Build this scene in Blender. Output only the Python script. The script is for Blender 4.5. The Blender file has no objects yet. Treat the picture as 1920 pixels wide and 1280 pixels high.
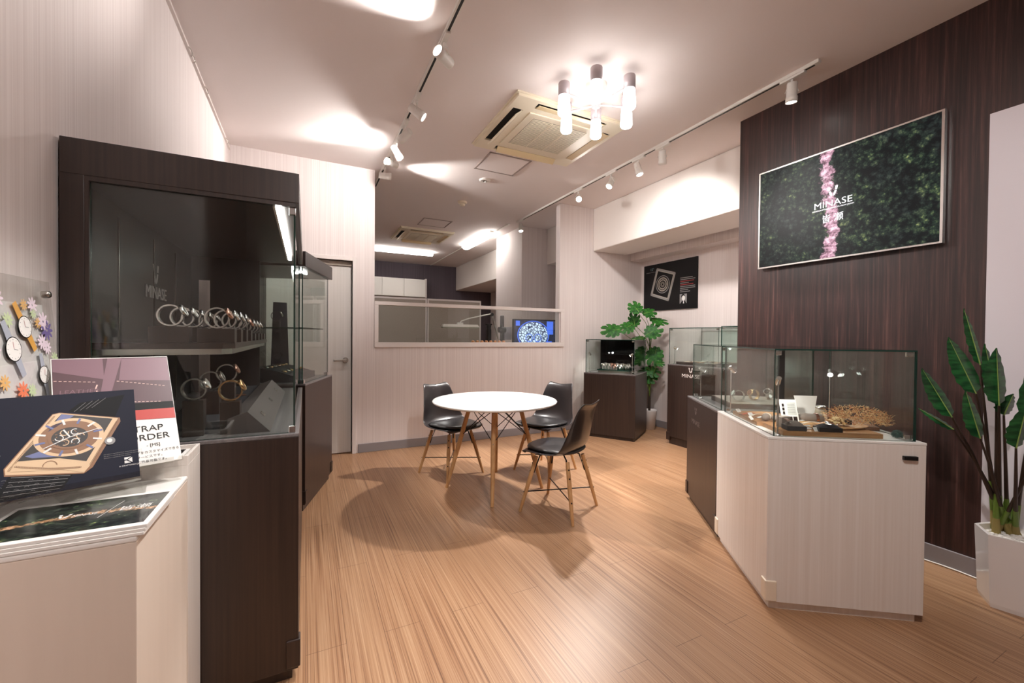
import bpy, math, random
from mathutils import Matrix, Vector
random.seed(7)
PI = math.pi
S = bpy.context.scene
# ------------------------------------------------------------------ camera
cam = bpy.data.cameras.new('camera')
camo = bpy.data.objects.new('camera', cam)
S.collection.objects.link(camo)
cam.sensor_width = 36.0
cam.lens = 778.0 / 1920 * 36.0
cam.clip_start = 0.05
_R = (0.89595959, -0.44405491, 0.00846408)
_D = (0.00200273, -0.01501782, -0.99988522)
_F = (0.44413106, 0.89587371, -0.01256604)
camo.matrix_world = Matrix(((_R[0], -_D[0], -_F[0], 0), (_R[1], -_D[1], -_F[1], 0), (_R[2], -_D[2], -_F[2], 1.27), (0, 0, 0, 1)))
S.camera = camo
S.view_settings.view_transform = 'Standard'
S.view_settings.look = 'None'
S.view_settings.exposure = 0.82
S.view_settings.gamma = 1.0
S.view_settings.use_curve_mapping = False
S.cycles.max_bounces = 10
S.cycles.transparent_max_bounces = 40
S.cycles.sample_clamp_indirect = 4.0
S.cycles.use_denoising = True
S.cycles.caustics_reflective = False
S.cycles.caustics_refractive = False
w = bpy.data.worlds.new('world')
S.world = w
w.use_nodes = True
w.node_tree.nodes['Background'].inputs[0].default_value = (0.9, 0.92, 1.0, 1)
w.node_tree.nodes['Background'].inputs[1].default_value = 0.3
# light levels
CHAND = 9.0       # emission of the chandelier shades
TUBE = 11.0         # emission of the office tubes
SPOT = 95.0        # watts of one track spotlight
STRIP = 14.0
LCOL = (1.0, 0.965, 0.93)

# ------------------------------------------------------------------ mesh builder
COL = S.collection


class MB:
    def __init__(s):
        s.v = []; s.f = []; s.m = []; s.sm = []; s.mats = []

    def mi(s, mat):
        if mat not in s.mats:
            s.mats.append(mat)
        return s.mats.index(mat)

    def add(s, vs, fs, mat=None, M=None, smooth=False):
        b = len(s.v)
        for p in vs:
            p = Vector(p)
            s.v.append(M @ p if M is not None else p)
        k = s.mi(mat) if mat is not None else 0
        for f in fs:
            s.f.append([b + i for i in f]); s.m.append(k); s.sm.append(smooth)
        return s

    def box(s, x0, x1, y0, y1, z0, z1, mat=None, M=None, mats=None):
        vs = [(x, y, z) for z in (z0, z1) for y in (y0, y1) for x in (x0, x1)]
        fs = [(0, 2, 3, 1), (4, 5, 7, 6), (0, 1, 5, 4), (2, 6, 7, 3), (0, 4, 6, 2), (1, 3, 7, 5)]
        if mats:
            for f, mm in zip(fs, mats):
                s.add(vs, [f], mm, M)
            return s
        return s.add(vs, fs, mat, M)

    def cbox(s, c, sz, mat=None, M=None):
        return s.box(c[0] - sz[0] / 2, c[0] + sz[0] / 2, c[1] - sz[1] / 2, c[1] + sz[1] / 2, c[2] - sz[2] / 2, c[2] + sz[2] / 2, mat, M)

    def prism(s, pts, z0, z1, mat=None, M=None, scale1=1.0, c=None):
        n = len(pts)
        cx, cy = c if c else (0, 0)
        vs = [(x, y, z0) for x, y in pts] + [(cx + (x - cx) * scale1, cy + (y - cy) * scale1, z1) for x, y in pts]
        fs = [tuple(range(n))[::-1], tuple(range(n, 2 * n))] + [(i, (i + 1) % n, n + (i + 1) % n, n + i) for i in range(n)]
        return s.add(vs, fs, mat, M)

    def cyl(s, p0, p1, r0, r1=None, mat=None, n=20, caps=True, M=None):
        r1 = r0 if r1 is None else r1
        p0 = Vector(p0); p1 = Vector(p1); a = (p1 - p0).normalized()
        t = Vector((0, 0, 1)) if abs(a.z) < .9 else Vector((1, 0, 0))
        u = a.cross(t).normalized(); w_ = a.cross(u)
        vs = []
        for p, r in ((p0, r0), (p1, r1)):
            for i in range(n):
                q = 2 * PI * i / n
                vs.append(p + (u * math.cos(q) + w_ * math.sin(q)) * r)
        s.add(vs, [(i, n + i, n + (i + 1) % n, (i + 1) % n) for i in range(n)], mat, M, True)
        if caps:
            s.add(vs[:n], [tuple(range(n))], mat, M)
            s.add(vs[n:], [tuple(range(n))[::-1]], mat, M)
        return s

    def lathe(s, prof, mat=None, n=32, M=None, smooth=True):
        vs = []
        for r, z in prof:
            for i in range(n):
                q = 2 * PI * i / n
                vs.append((r * math.cos(q), r * math.sin(q), z))
        fs = []
        for k in range(len(prof) - 1):
            for i in range(n):
                j = (i + 1) % n
                fs.append((k * n + i, k * n + j, (k + 1) * n + j, (k + 1) * n + i))
        return s.add(vs, fs, mat, M, smooth)

    def tube(s, pts, r, mat=None, n=8, M=None, r1=None):
        pts = [Vector(p) for p in pts]
        vs = []; k = len(pts)
        for i, p in enumerate(pts):
            a = (pts[min(i + 1, k - 1)] - pts[max(i - 1, 0)]).normalized()
            t = Vector((0, 0, 1)) if abs(a.z) < .9 else Vector((1, 0, 0))
            u = a.cross(t).normalized(); w_ = a.cross(u)
            rr = r if r1 is None else r + (r1 - r) * i / (k - 1)
            for j in range(n):
                q = 2 * PI * j / n
                vs.append(p + (u * math.cos(q) + w_ * math.sin(q)) * rr)
        fs = [(i * n + j, (i + 1) * n + j, (i + 1) * n + (j + 1) % n, i * n + (j + 1) % n) for i in range(k - 1) for j in range(n)]
        s.add(vs, fs, mat, M, True)
        s.add(vs[:n], [tuple(range(n))], mat, M); s.add(vs[-n:], [tuple(range(n))[::-1]], mat, M)
        return s

    def ring(s, c, R_, w_, t, mat=None, n=36, a0=0, a1=2 * PI, M=None, sx=1.0):
        """flat band ring in the local XZ plane, width along Y"""
        vs = []; full = abs(a1 - a0 - 2 * PI) < 1e-6
        m = n if full else n + 1
        for i in range(m):
            q = a0 + (a1 - a0) * i / n
            for rr, yy in ((R_, -w_ / 2), (R_, w_ / 2), (R_ - t, w_ / 2), (R_ - t, -w_ / 2)):
                vs.append((c[0] + rr * math.cos(q) * sx, c[1] + yy, c[2] + rr * math.sin(q)))
        fs = []
        for i in range(n):
            a = i * 4; b = ((i + 1) % m) * 4
            for k in range(4):
                fs.append((a + k, a + (k + 1) % 4, b + (k + 1) % 4, b + k))
        return s.add(vs, fs, mat, M, False)

    # flat print helpers: u,v plane of matrix M, lifted by n
    def p2(s, pts, mat, M=None, n=.0004):
        return s.add([(a, b, n) for a, b in pts], [tuple(range(len(pts)))], mat, M)

    def rect2(s, u0, v0, u1, v1, mat, M=None, n=.0004):
        return s.p2([(u0, v0), (u1, v0), (u1, v1), (u0, v1)], mat, M, n)

    def disc2(s, u, v, r, mat, M=None, n=.0004, k=40, ry=None, rot=0.0):
        ry = ry or r
        cr, sr = math.cos(rot), math.sin(rot)
        pts = []
        for i in range(k):
            q = 2 * PI * i / k
            a, b = r * math.cos(q), ry * math.sin(q)
            pts.append((u + a * cr - b * sr, v + a * sr + b * cr))
        return s.p2(pts, mat, M, n)

    def annulus2(s, u, v, r0, r1, mat, M=None, n=.0004, k=48, a0=0, a1=2 * PI, f=1.0):
        vs = []; full = abs(a1 - a0 - 2 * PI) < 1e-6
        m = k if full else k + 1
        for i in range(m):
            q = a0 + (a1 - a0) * i / k
            vs += [(u + r0 * math.cos(q), v + f * r0 * math.sin(q), n), (u + r1 * math.cos(q), v + f * r1 * math.sin(q), n)]
        return s.add(vs, [(2 * i, 2 * i + 1, 2 * ((i + 1) % m) + 1, 2 * ((i + 1) % m)) for i in range(k)], mat, M)

    def line2(s, pts, wd, mat, M=None, n=.0004):
        for a, b in zip(pts[:-1], pts[1:]):
            d = Vector((b[0] - a[0], b[1] - a[1])); L = d.length
            if L < 1e-7:
                continue
            d /= L; q = Vector((-d.y, d.x)) * wd / 2
            s.p2([(a[0] - q.x, a[1] - q.y), (b[0] - q.x, b[1] - q.y), (b[0] + q.x, b[1] + q.y), (a[0] + q.x, a[1] + q.y)], mat, M, n)
        return s

    def text(s, txt, size, u, v, mat, M=None, n=.0004, ext=0.0, align='LEFT', sx=1.0, shear=0.0, space=1.0):
        cu = bpy.data.curves.new('txt', 'FONT')
        cu.body = txt; cu.size = size; cu.align_x = align; cu.extrude = ext; cu.resolution_u = 3
        cu.space_character = space; cu.shear = shear
        o = bpy.data.objects.new('txt', cu)
        COL.objects.link(o)
        dg = bpy.context.evaluated_depsgraph_get()
        me = o.evaluated_get(dg).to_mesh()
        vs = [(u + q.co.x * sx, v + q.co.y, n + ext + q.co.z) for q in me.vertices]
        fs = [tuple(q.vertices) for q in me.polygons]
        s.add(vs, fs, mat, M)
        bpy.data.objects.remove(o); bpy.data.curves.remove(cu)
        return s

    def build(s, name, parent=None, mat=None, loc=None, rz=0.0, bev=0.0, sub=0, weld=False, thick=0.0):
        me = bpy.data.meshes.new(name)
        me.from_pydata([tuple(p) for p in s.v], [], s.f)
        for m in (s.mats if s.mats else [mat]):
            me.materials.append(m if m is not None else mat)
        if mat is not None and s.mats and len(s.mats) == 1 and s.mats[0] is None:
            me.materials[0] = mat
        me.polygons.foreach_set('material_index', s.m)
        me.polygons.foreach_set('use_smooth', s.sm)
        me.update()
        o = bpy.data.objects.new(name, me)
        COL.objects.link(o)
        if parent is not None:
            o.parent = parent
        if loc is not None:
            o.location = loc
        o.rotation_euler = (0, 0, rz)
        if weld:
            q = o.modifiers.new('w', 'WELD'); q.merge_threshold = 1e-5
        if thick:
            q = o.modifiers.new('t', 'SOLIDIFY'); q.thickness = thick
        if bev:
            q = o.modifiers.new('b', 'BEVEL'); q.width = bev; q.segments = 2; q.limit_method = 'ANGLE'; q.angle_limit = .6
        if sub:
            q = o.modifiers.new('s', 'SUBSURF'); q.levels = sub; q.render_levels = sub
        return o


def tag(o, label, cat, group=None, kind=None):
    if label: o['label'] = label
    if cat: o['category'] = cat
    if group: o['group'] = group
    if kind: o['kind'] = kind
    return o


def thing(name, label, cat, loc=(0, 0, 0), rz=0.0, group=None):
    o = bpy.data.objects.new(name, None)
    COL.objects.link(o)
    o.location = loc; o.rotation_euler = (0, 0, rz); o.empty_display_size = .05
    return tag(o, label, cat, group)


def struct(mb, name, mat=None, **k):
    o = mb.build(name, None, mat, **k)
    o['kind'] = 'structure'
    return o


def copy_tree(o, parent=None):
    c = o.copy(); COL.objects.link(c)
    if parent is not None: c.parent = parent
    for ch in list(o.children): copy_tree(ch, c)
    return c


def T(x, y, z): return Matrix.Translation((x, y, z))
def RZ(a): return Matrix.Rotation(a, 4, 'Z')
def RX(a): return Matrix.Rotation(a, 4, 'X')
def RY(a): return Matrix.Rotation(a, 4, 'Y')


def frame(o, u, v):
    u = Vector(u).normalized(); v = Vector(v); v = (v - u * v.dot(u)).normalized(); n = u.cross(v)
    return Matrix(((u.x, v.x, n.x, o[0]), (u.y, v.y, n.y, o[1]), (u.z, v.z, n.z, o[2]), (0, 0, 0, 1)))


# ------------------------------------------------------------------ materials
def sr(r, g, b):
    f = lambda c: (c / 255 / 12.92) if c / 255 <= .04045 else ((c / 255 + .055) / 1.055) ** 2.4
    return (f(r), f(g), f(b), 1)


def mat(name, col=(.8, .8, .8, 1), rough=.5, metal=0.0, spec=.5, coat=0.0, emit=None, es=0.0, coatr=.05):
    m = bpy.data.materials.new(name); m.use_nodes = True
    b = m.node_tree.nodes['Principled BSDF']
    b.inputs['Base Color'].default_value = col
    b.inputs['Roughness'].default_value = rough
    b.inputs['Metallic'].default_value = metal
    b.inputs['Specular IOR Level'].default_value = spec
    b.inputs['Coat Weight'].default_value = coat
    b.inputs['Coat Roughness'].default_value = coatr
    if emit:
        b.inputs['Emission Color'].default_value = emit
        b.inputs['Emission Strength'].default_value = es
    return m


class N:
    def __init__(s, m):
        s.t = m.node_tree; s.b = s.t.nodes['Principled BSDF']

    def n(s, typ, **k):
        q = s.t.nodes.new(typ)
        for a, b in k.items():
            if a in ('operation', 'blend_type', 'data_type', 'noise_dimensions', 'feature', 'wave_type', 'bands_direction', 'use_clamp', 'interpolation_type'):
                setattr(q, a, b)
        return q

    def l(s, a, b): s.t.links.new(a, b)

    def coords(s, scale=(1, 1, 1), loc=(0, 0, 0), rot=(0, 0, 0)):
        tc = s.n('ShaderNodeTexCoord'); mp = s.n('ShaderNodeMapping')
        mp.inputs['Scale'].default_value = scale; mp.inputs['Location'].default_value = loc; mp.inputs['Rotation'].default_value = rot
        s.l(tc.outputs['Object'], mp.inputs['Vector'])
        return mp.outputs['Vector']

    def noise(s, vec, scale=1.0, detail=3.0, rough=.5, dist=0.0):
        q = s.n('ShaderNodeTexNoise')
        q.inputs['Scale'].default_value = scale; q.inputs['Detail'].default_value = detail
        q.inputs['Roughness'].default_value = rough; q.inputs['Distortion'].default_value = dist
        s.l(vec, q.inputs['Vector'])
        return q.outputs['Fac']

    def ramp(s, fac, stops):
        q = s.n('ShaderNodeValToRGB'); e = q.color_ramp.elements
        e[0].position, e[0].color = stops[0]
        e[1].position, e[1].color = stops[-1]
        for p, c in stops[1:-1]:
            k = e.new(p); k.color = c
        s.l(fac, q.inputs['Fac'])
        return q.outputs['Color']

    def mix(s, fac, a, b, bt='MIX'):
        q = s.n('ShaderNodeMix'); q.data_type = 'RGBA'; q.blend_type = bt
        for v, i in ((fac, 0), (a, 6), (b, 7)):
            if hasattr(v, 'is_linked') or hasattr(v, 'links'):
                s.l(v, q.inputs[i])
            else:
                q.inputs[i].default_value = v
        return q.outputs[2]

    def math(s, op, a, b=0.0, c=None):
        q = s.n('ShaderNodeMath'); q.operation = op
        for i, v in enumerate((a, b) if c is None else (a, b, c)):
            if hasattr(v, 'links'):
                s.l(v, q.inputs[i])
            else:
                q.inputs[i].default_value = v
        return q.outputs[0]

    def bump(s, h, st=.2, d=.002):
        q = s.n('ShaderNodeBump'); q.inputs['Strength'].default_value = st; q.inputs['Distance'].default_value = d
        s.l(h, q.inputs['Height']); s.l(q.outputs['Normal'], s.b.inputs['Normal'])

    def base(s, c): s.l(c, s.b.inputs['Base Color'])


def striped(name, c1, c2, scale=(90, 90, .6), rough=.7, st=.15, detail=4, lo=.35, hi=.65, **k):
    """vertical grain / wallpaper stripes"""
    m = mat(name, c1, rough, **k); n = N(m)
    f = n.noise(n.coords(scale), 1.0, detail, .6)
    n.base(n.ramp(f, [(lo, c1), (hi, c2)]))
    if st: n.bump(f, st, .001)
    return m


m_wall = striped('wallpaper', sr(218, 206, 203), sr(232, 222, 219), (130, 130, .5), .75, .25)
m_ceil = mat('ceiling_paint', sr(240, 230, 227), .85)
m_plain = mat('painted_plaster', sr(236, 228, 222), .7)
m_dwall = striped('dark_wallpaper', sr(84, 74, 82), sr(98, 88, 96), (60, 60, .5), .8)
m_base = mat('grey_baseboard', sr(140, 134, 136), .45)
m_trim = mat('pale_trim', sr(226, 216, 212), .5)
m_door = striped('door_leaf', sr(206, 200, 194), sr(214, 208, 203), (60, 60, .5), .5, .05)
m_white = mat('white_metal', sr(236, 232, 226), .4)
m_slot = mat('black_slot', sr(22, 20, 20), .6)
m_black = mat('black_plastic', sr(20, 20, 21), .35)
m_chrome = mat('chrome', sr(226, 224, 222), .2, 1.0)
m_steel = mat('brushed_steel', sr(190, 186, 180), .25, 1.0)
m_gold = mat('gold', sr(214, 176, 126), .24, 1.0)
m_rose = mat('rose_gold', sr(206, 160, 142), .24, 1.0)
m_bakelite = mat('dark_steel', sr(70, 68, 70), .25, 1.0)
m_cab = striped('dark_laminate', sr(36, 25, 22), sr(52, 37, 31), (70, 70, 1.2), .38, .06, coat=.15, coatr=.25)
m_cabin = striped('dark_inner_laminate', sr(58, 52, 50), sr(66, 60, 58), (70, 70, 1.2), .35, .04)
m_cabtop = striped('grey_laminate_top', sr(96, 90, 90), sr(120, 114, 114), (70, 1.5, 70), .3, .04)
m_wcab = striped('white_laminate', sr(232, 222, 214), sr(240, 232, 226), (60, 60, .8), .4, .05, coat=.1, coatr=.2)
m_wtop = mat('white_laminate_top', sr(244, 240, 236), .3)
m_cream = mat('cream_plastic', sr(244, 234, 212), .45)
m_creamd = mat('cream_flap', sr(222, 200, 160), .5)
m_tabletop = mat('white_tabletop', sr(245, 243, 241), .25, coat=.3)
m_beech = striped('beech', sr(196, 148, 100), sr(216, 172, 122), (60, 60, 6), .4, .03)
m_shell = mat('black_shell', sr(40, 35, 36), .28, coat=.3)
m_leather = mat('black_leather', sr(34, 31, 32), .38, coat=.1)
m_pot = mat('glossy_white_pot', sr(234, 228, 226), .12, coat=.5)
m_stone = mat('white_pebbles', sr(236, 232, 226), .7)
m_paper = mat('white_paper', sr(240, 236, 232), .5)
m_navy = mat('navy_print', sr(22, 24, 42), .5, spec=.25)
m_blackp = mat('black_print', sr(12, 10, 12), .45, spec=.25)
m_whitep = mat('white_ink', sr(232, 230, 228), .4)
m_greyp = mat('grey_ink', sr(140, 138, 138), .4)
m_redp = mat('red_ink', sr(170, 60, 60), .4)
m_rust = mat('amber_caps', sr(216, 150, 104), .4)
m_moss = mat('grey_moss', sr(84, 110, 104), .9)
m_felt = mat('dark_felt', sr(38, 37, 42), .85)
m_greyfab = mat('taupe_fabric', sr(124, 112, 104), .85)
m_glassedge = mat('glass_edge', sr(30, 62, 54), .15)
m_bulb = mat('lit_shade', (1, 1, 1, 1), .4, emit=(1.0, .965, .935, 1), es=CHAND)
m_tube = mat('lit_tube', (1, 1, 1, 1), .4, emit=(1.0, .97, .92, 1), es=TUBE)
m_strip = mat('lit_strip', (1, 1, 1, 1), .4, emit=(1.0, .99, .96, 1), es=STRIP)
m_lens = mat('lit_lens', (1, 1, 1, 1), .3, emit=(1.0, .94, .88, 1), es=12.0)
m_led = mat('lit_led', (1, 1, 1, 1), .3, emit=(1.0, .97, .93, 1), es=10.0)
m_mirror = mat('dark_mirror', sr(60, 60, 62), .03, 1.0)


def glass(name, tint, refl=1.0):
    m = bpy.data.materials.new(name); m.use_nodes = True
    t = m.node_tree; t.nodes.clear(); L = t.links.new
    o = t.nodes.new('ShaderNodeOutputMaterial'); mx = t.nodes.new('ShaderNodeMixShader')
    tr = t.nodes.new('ShaderNodeBsdfTransparent'); tr.inputs[0].default_value = tint
    gl = t.nodes.new('ShaderNodeBsdfGlossy'); gl.inputs['Roughness'].default_value = 0.0
    lw = t.nodes.new('ShaderNodeLayerWeight'); lw.inputs[0].default_value = .5
    pw = t.nodes.new('ShaderNodeMath'); pw.operation = 'POWER'; pw.inputs[1].default_value = 5.0
    ma = t.nodes.new('ShaderNodeMath'); ma.operation = 'MULTIPLY_ADD'; ma.inputs[1].default_value = .95 * refl; ma.inputs[2].default_value = .042 * refl
    L(lw.outputs['Facing'], pw.inputs[0]); L(pw.outputs[0], ma.inputs[0]); L(ma.outputs[0], mx.inputs[0])
    L(tr.outputs[0], mx.inputs[1]); L(gl.outputs[0], mx.inputs[2]); L(mx.outputs[0], o.inputs[0])
    return m


m_glass = glass('case_glass', (.95, .975, .965, 1))
m_gshelf = glass('shelf_glass', (.62, .80, .74, 1))
m_acryl = glass('clear_acrylic', (.95, .95, .94, 1), .8)

# wall veneer (dark reddish brown vertical grain)
m_wood = mat('dark_wood_veneer', sr(70, 44, 38), .42, coat=.12, coatr=.3); n = N(m_wood)
f1 = n.noise(n.coords((55, 55, 1.3)), 1.0, 8, .72, .35); f2 = n.noise(n.coords((5, 5, .3)), 1.0, 2, .5)
ca = n.ramp(f1, [(.34, sr(20, 12, 11)), (.48, sr(46, 27, 26)), (.58, sr(70, 42, 40)), (.70, sr(112, 78, 70))])
n.base(n.mix(.22, ca, n.ramp(f2, [(.35, sr(38, 25, 22)), (.65, sr(84, 56, 48))]))); n.bump(f1, .12, .001)
# floor: strand planks along Y
m_floor = mat('plank_floor', sr(196, 150, 112), .38, coat=.08, coatr=.3); n = N(m_floor)
br = n.n('ShaderNodeTexBrick')
br.inputs['Scale'].default_value = 1.0; br.inputs['Mortar Size'].default_value = .0013; br.inputs['Brick Width'].default_value = 1.21
br.inputs['Row Height'].default_value = .1515; br.inputs['Bias'].default_value = 0
br.inputs['Color1'].default_value = (.42, .42, .42, 1); br.inputs['Color2'].default_value = (.58, .58, .58, 1); br.inputs['Mortar'].default_value = (0, 0, 0, 1)
n.l(n.coords((1, 1, 1), rot=(0, 0, PI / 2)), br.inputs['Vector'])
ff = n.noise(n.coords((165, .9, 1)), 1.0, 4, .65, .25)
fb = n.noise(n.coords((9, .8, 1)), 1.0, 2, .5)
fc = n.ramp(ff, [(.34, sr(132, 92, 66)), (.44, sr(182, 136, 102)), (.55, sr(202, 158, 122)), (.68, sr(222, 184, 150))])
fc = n.mix(.15, fc, n.ramp(fb, [(.35, sr(182, 132, 98)), (.65, sr(214, 168, 130))]))
fc = n.mix(.3, fc, br.outputs['Color'], 'SOFT_LIGHT')
fc = n.mix(1.0, fc, (.70, .69, .66, 1), 'MULTIPLY')
n.base(n.mix(n.math('MULTIPLY', br.outputs['Fac'], .6), fc, sr(88, 58, 42))); n.bump(ff, .08, .0005)


def forest(name, scale, river, emit=0.0, bright=1.0, vert=False, tan=False):
    """printed / displayed view of a wooded gorge with a pale river; object XY = picture plane"""
    m = mat(name, (.1, .1, .1, 1), .36 if emit else .2, coat=.0 if emit else .35, spec=.16 if emit else .4); q = N(m)
    v = q.coords((scale, scale, scale))
    a0_ = q.noise(v, 1.0, 10, .75, .1); b = q.noise(v, .35, 3, .5)
    vr = q.n('ShaderNodeTexVoronoi'); vr.inputs['Scale'].default_value = 2.4; q.l(v, vr.inputs['Vector'])
    vr2 = q.n('ShaderNodeTexVoronoi'); vr2.inputs['Scale'].default_value = 7.0; q.l(v, vr2.inputs['Vector'])
    a = q.math('ADD', q.math('MULTIPLY', a0_, .75), q.math('MULTIPLY', q.math('SUBTRACT', .62, q.math('ADD', q.math('MULTIPLY', vr.outputs['Distance'], .6), q.math('MULTIPLY', vr2.outputs['Distance'], .35))), .42))
    c1 = q.ramp(a, [(.36, sr(8, 12, 13)), (.46, sr(26, 38, 32)), (.54, sr(58, 72, 48)), (.64, sr(128, 134, 84))])
    c0 = q.ramp(a, [(.38, sr(7, 9, 11)), (.52, sr(30, 38, 36)), (.66, sr(62, 72, 60))])
    col = q.mix(q.ramp(b, [(.42, (0, 0, 0, 1)), (.6, (1, 1, 1, 1))]), c0, c1)
    tc = q.n('ShaderNodeTexCoord'); sp = q.n('ShaderNodeSeparateXYZ'); q.l(tc.outputs['Object'], sp.inputs[0])
    U, V = (sp.outputs['X'], sp.outputs['Y']) if not vert else (sp.outputs['Y'], sp.outputs['X'])
    x0, amp, wd, fr = river
    w1 = q.math('MULTIPLY', q.math('SINE', q.math('MULTIPLY', V, fr)), amp)
    d = q.math('ABSOLUTE', q.math('SUBTRACT', q.math('SUBTRACT', U, x0), w1))
    d = q.math('ADD', d, q.math('MULTIPLY', q.math('SUBTRACT', a0_, .5), wd * 4.0))
    mask = q.ramp(q.math('DIVIDE', d, wd), [(.45, (1, 1, 1, 1)), (.8, (0, 0, 0, 1))])
    rc = q.ramp(q.noise(v, 2.2, 5, .7), [(.38, sr(70, 58, 40)), (.5, sr(120, 92, 66)), (.62, sr(176, 140, 112))] if tan else [(.38, sr(96, 66, 76)), (.5, sr(176, 132, 150)), (.62, sr(232, 196, 208))])
    col = q.mix(mask, col, rc)
    if bright != 1.0:
        col = q.mix(1.0, col, (bright, bright, bright, 1), 'MULTIPLY')
    if emit:
        q.l(col, q.b.inputs['Emission Color']); q.b.inputs['Emission Strength'].default_value = emit
        q.b.inputs['Base Color'].default_value = (.004, .004, .004, 1)
    else:
        q.base(col)
    return m


# ------------------------------------------------------------------ structure
H = 3.06; XL = -.66; XR = 3.215; XA = 4.5; YB = 4.725; YF = 10.4; YN = -2.6
struct(MB().box(XL - .1, XA + .1, YN - .1, YF + .1, -.1, 0), 'floor', m_floor)
struct(MB().box(XL - .1, XA + .1, YN - .1, YF + .1, H, H + .1), 'ceiling', m_ceil)
struct(MB().box(XL - .1, XL, YN - .1, YF + .1, 0, H), 'wall_left', m_wall)
struct(MB().box(XL, XA, YN - .1, YN, 0, H), 'wall_front', m_wall)
struct(MB().box(XL, XA, YF, YF + .1, 0, H), 'wall_far', m_dwall)
struct(MB().box(XA, XA + .1, YN - .1, YF + .1, 0, H), 'wall_alcove', m_wall)
struct(MB().box(XR, XR + .06, YN, 2.262, 0, H), 'wall_right', m_wood)
struct(MB().box(XR + .06, XA, 2.18, 2.262, 0, H), 'wall_return', m_wall)
wb = MB()
TB = .1
wb.box(XL, -.40, YB, YB + TB, 0, H); wb.box(-.40, .44, YB, YB + TB, 2.055, H); wb.box(.44, .665, YB, YB + TB, 0, H)
wb.box(.665, 3.05, YB, YB + TB, 0, 1.15); wb.box(3.05, XA, YB, YB + TB, 0, H)
struct(wb, 'wall_back', m_wall, weld=False)
# soffits and columns in one line along the street side
struct(MB().box(3.6, 4.2, 2.262, YB, 2.47, H), 'trim_1', m_plain, bev=.012)
struct(MB().box(4.28, XA, 2.262, YB, 2.39, H), 'trim_2', m_wall)
struct(MB().box(3.6, XA, YB + TB, 5.98, 2.47, H), 'trim_3', m_plain, bev=.012)
struct(MB().box(3.5, XA, 6.99, YF, 2.45, H), 'trim_4', m_plain, bev=.012)
struct(MB().box(3.13, XA, 5.98, 6.99, 0, H), 'wall_column', m_wall)
# baseboards
struct(MB().box(.50, XA, YB - .012, YB, 0, .095), 'baseboard_back', m_base, bev=.003)
struct(MB().box(XA - .012, XA, 2.262, YB - .012, 0, .095), 'baseboard_alcove', m_base, bev=.003)
struct(MB().box(XR - .012, XR, YN, 2.262, 0, .1), 'baseboard_right', m_base, bev=.003)
struct(MB().box(XL, XL + .012, YN, YB, 0, .095), 'baseboard_left', m_base, bev=.003)
# door
dr = thing('door_1', None, None, (0, YB, 0)); dr['kind'] = 'structure'
f = MB(); f.box(-.44, -.40, -.02, TB, 0, 2.095); f.box(.44, .48, -.02, TB, 0, 2.095); f.box(-.40, .44, -.02, TB, 2.055, 2.095)
f.build('door_frame', dr, m_trim, bev=.003)
dl = MB().box(-.398, .435, .045, .08, .01, 2.0).build('door_leaf', dr, m_door, bev=.002)
MB().box(-.398, .435, .03, .075, 2.003, 2.052).build('door_closer_rail', dr, mat('taupe_rail', sr(150, 136, 124), .5))
hd = MB(); hd.cyl((.375, .045, 1.0), (.375, -.005, 1.0), .022, mat=m_steel); hd.box(.255, .385, -.018, -.004, .988, 1.012, m_steel)
hd.cyl((.375, .045, 1.0), (.375, .038, 1.0), .03, mat=m_steel)
hd.build('door_handle', dl, m_steel, bev=.004)
# interior window: framed glass in the lower part of the opening
wd = thing('window_1', None, None, (0, YB, 0)); wd['kind'] = 'structure'
f = MB()
f.box(.664, 3.115, -.025, .05, 1.600, 1.64); f.box(.664, 3.115, -.025, .05, 1.136, 1.192)
f.box(.664, .705, -.025, .05, 1.192, 1.60); f.box(3.06, 3.115, -.025, .05, 1.192, 1.60)
f.build('window_frame', wd, m_trim, bev=.004)
MB().box(.705, 3.06, .008, .014, 1.192, 1.60).build('window_pane', wd, m_glass)
# picture rail high on the left wall
pr_ = thing('picture_rail', 'slim white picture rail with small hooks running along the top of the plain wallpapered wall', 'rail', (XL, 0, 3.02))
MB().box(0, .012, YN + .01, YB - .02, -.016, .012).box(.012, .017, YN + .01, YB - .02, -.016, -.008).build('rail', pr_, m_trim)
for hy in (3.15, 3.6, 4.45, 3.22):
    MB().tube([(.014, hy, -.01), (.03, hy, -.03), (.034, hy + .015, -.05), (.022, hy + .02, -.055)], .003).build('hook', pr_, m_steel)
# surface cable on the floor
cb = MB().tube([(3.17, .2 + .05 * k, .006) if False else (3.17 - .03 * math.sin(k * .5), .3 + .07 * k, .006) for k in range(22)], .004)
tag(cb.build('power_cable', None, m_white), 'thin white cable lying on the floor along the dark wood wall', 'cable')

# white panel on the wood wall
tag(MB().box(XR - .022, XR - .001, -.6, .85, .10, 2.45).build('wall_panel', None, mat('white_panel', sr(224, 216, 222), .35), bev=.002),
    'large plain white panel fixed flat on the dark wood wall behind the tall green plant', 'panel')

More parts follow.
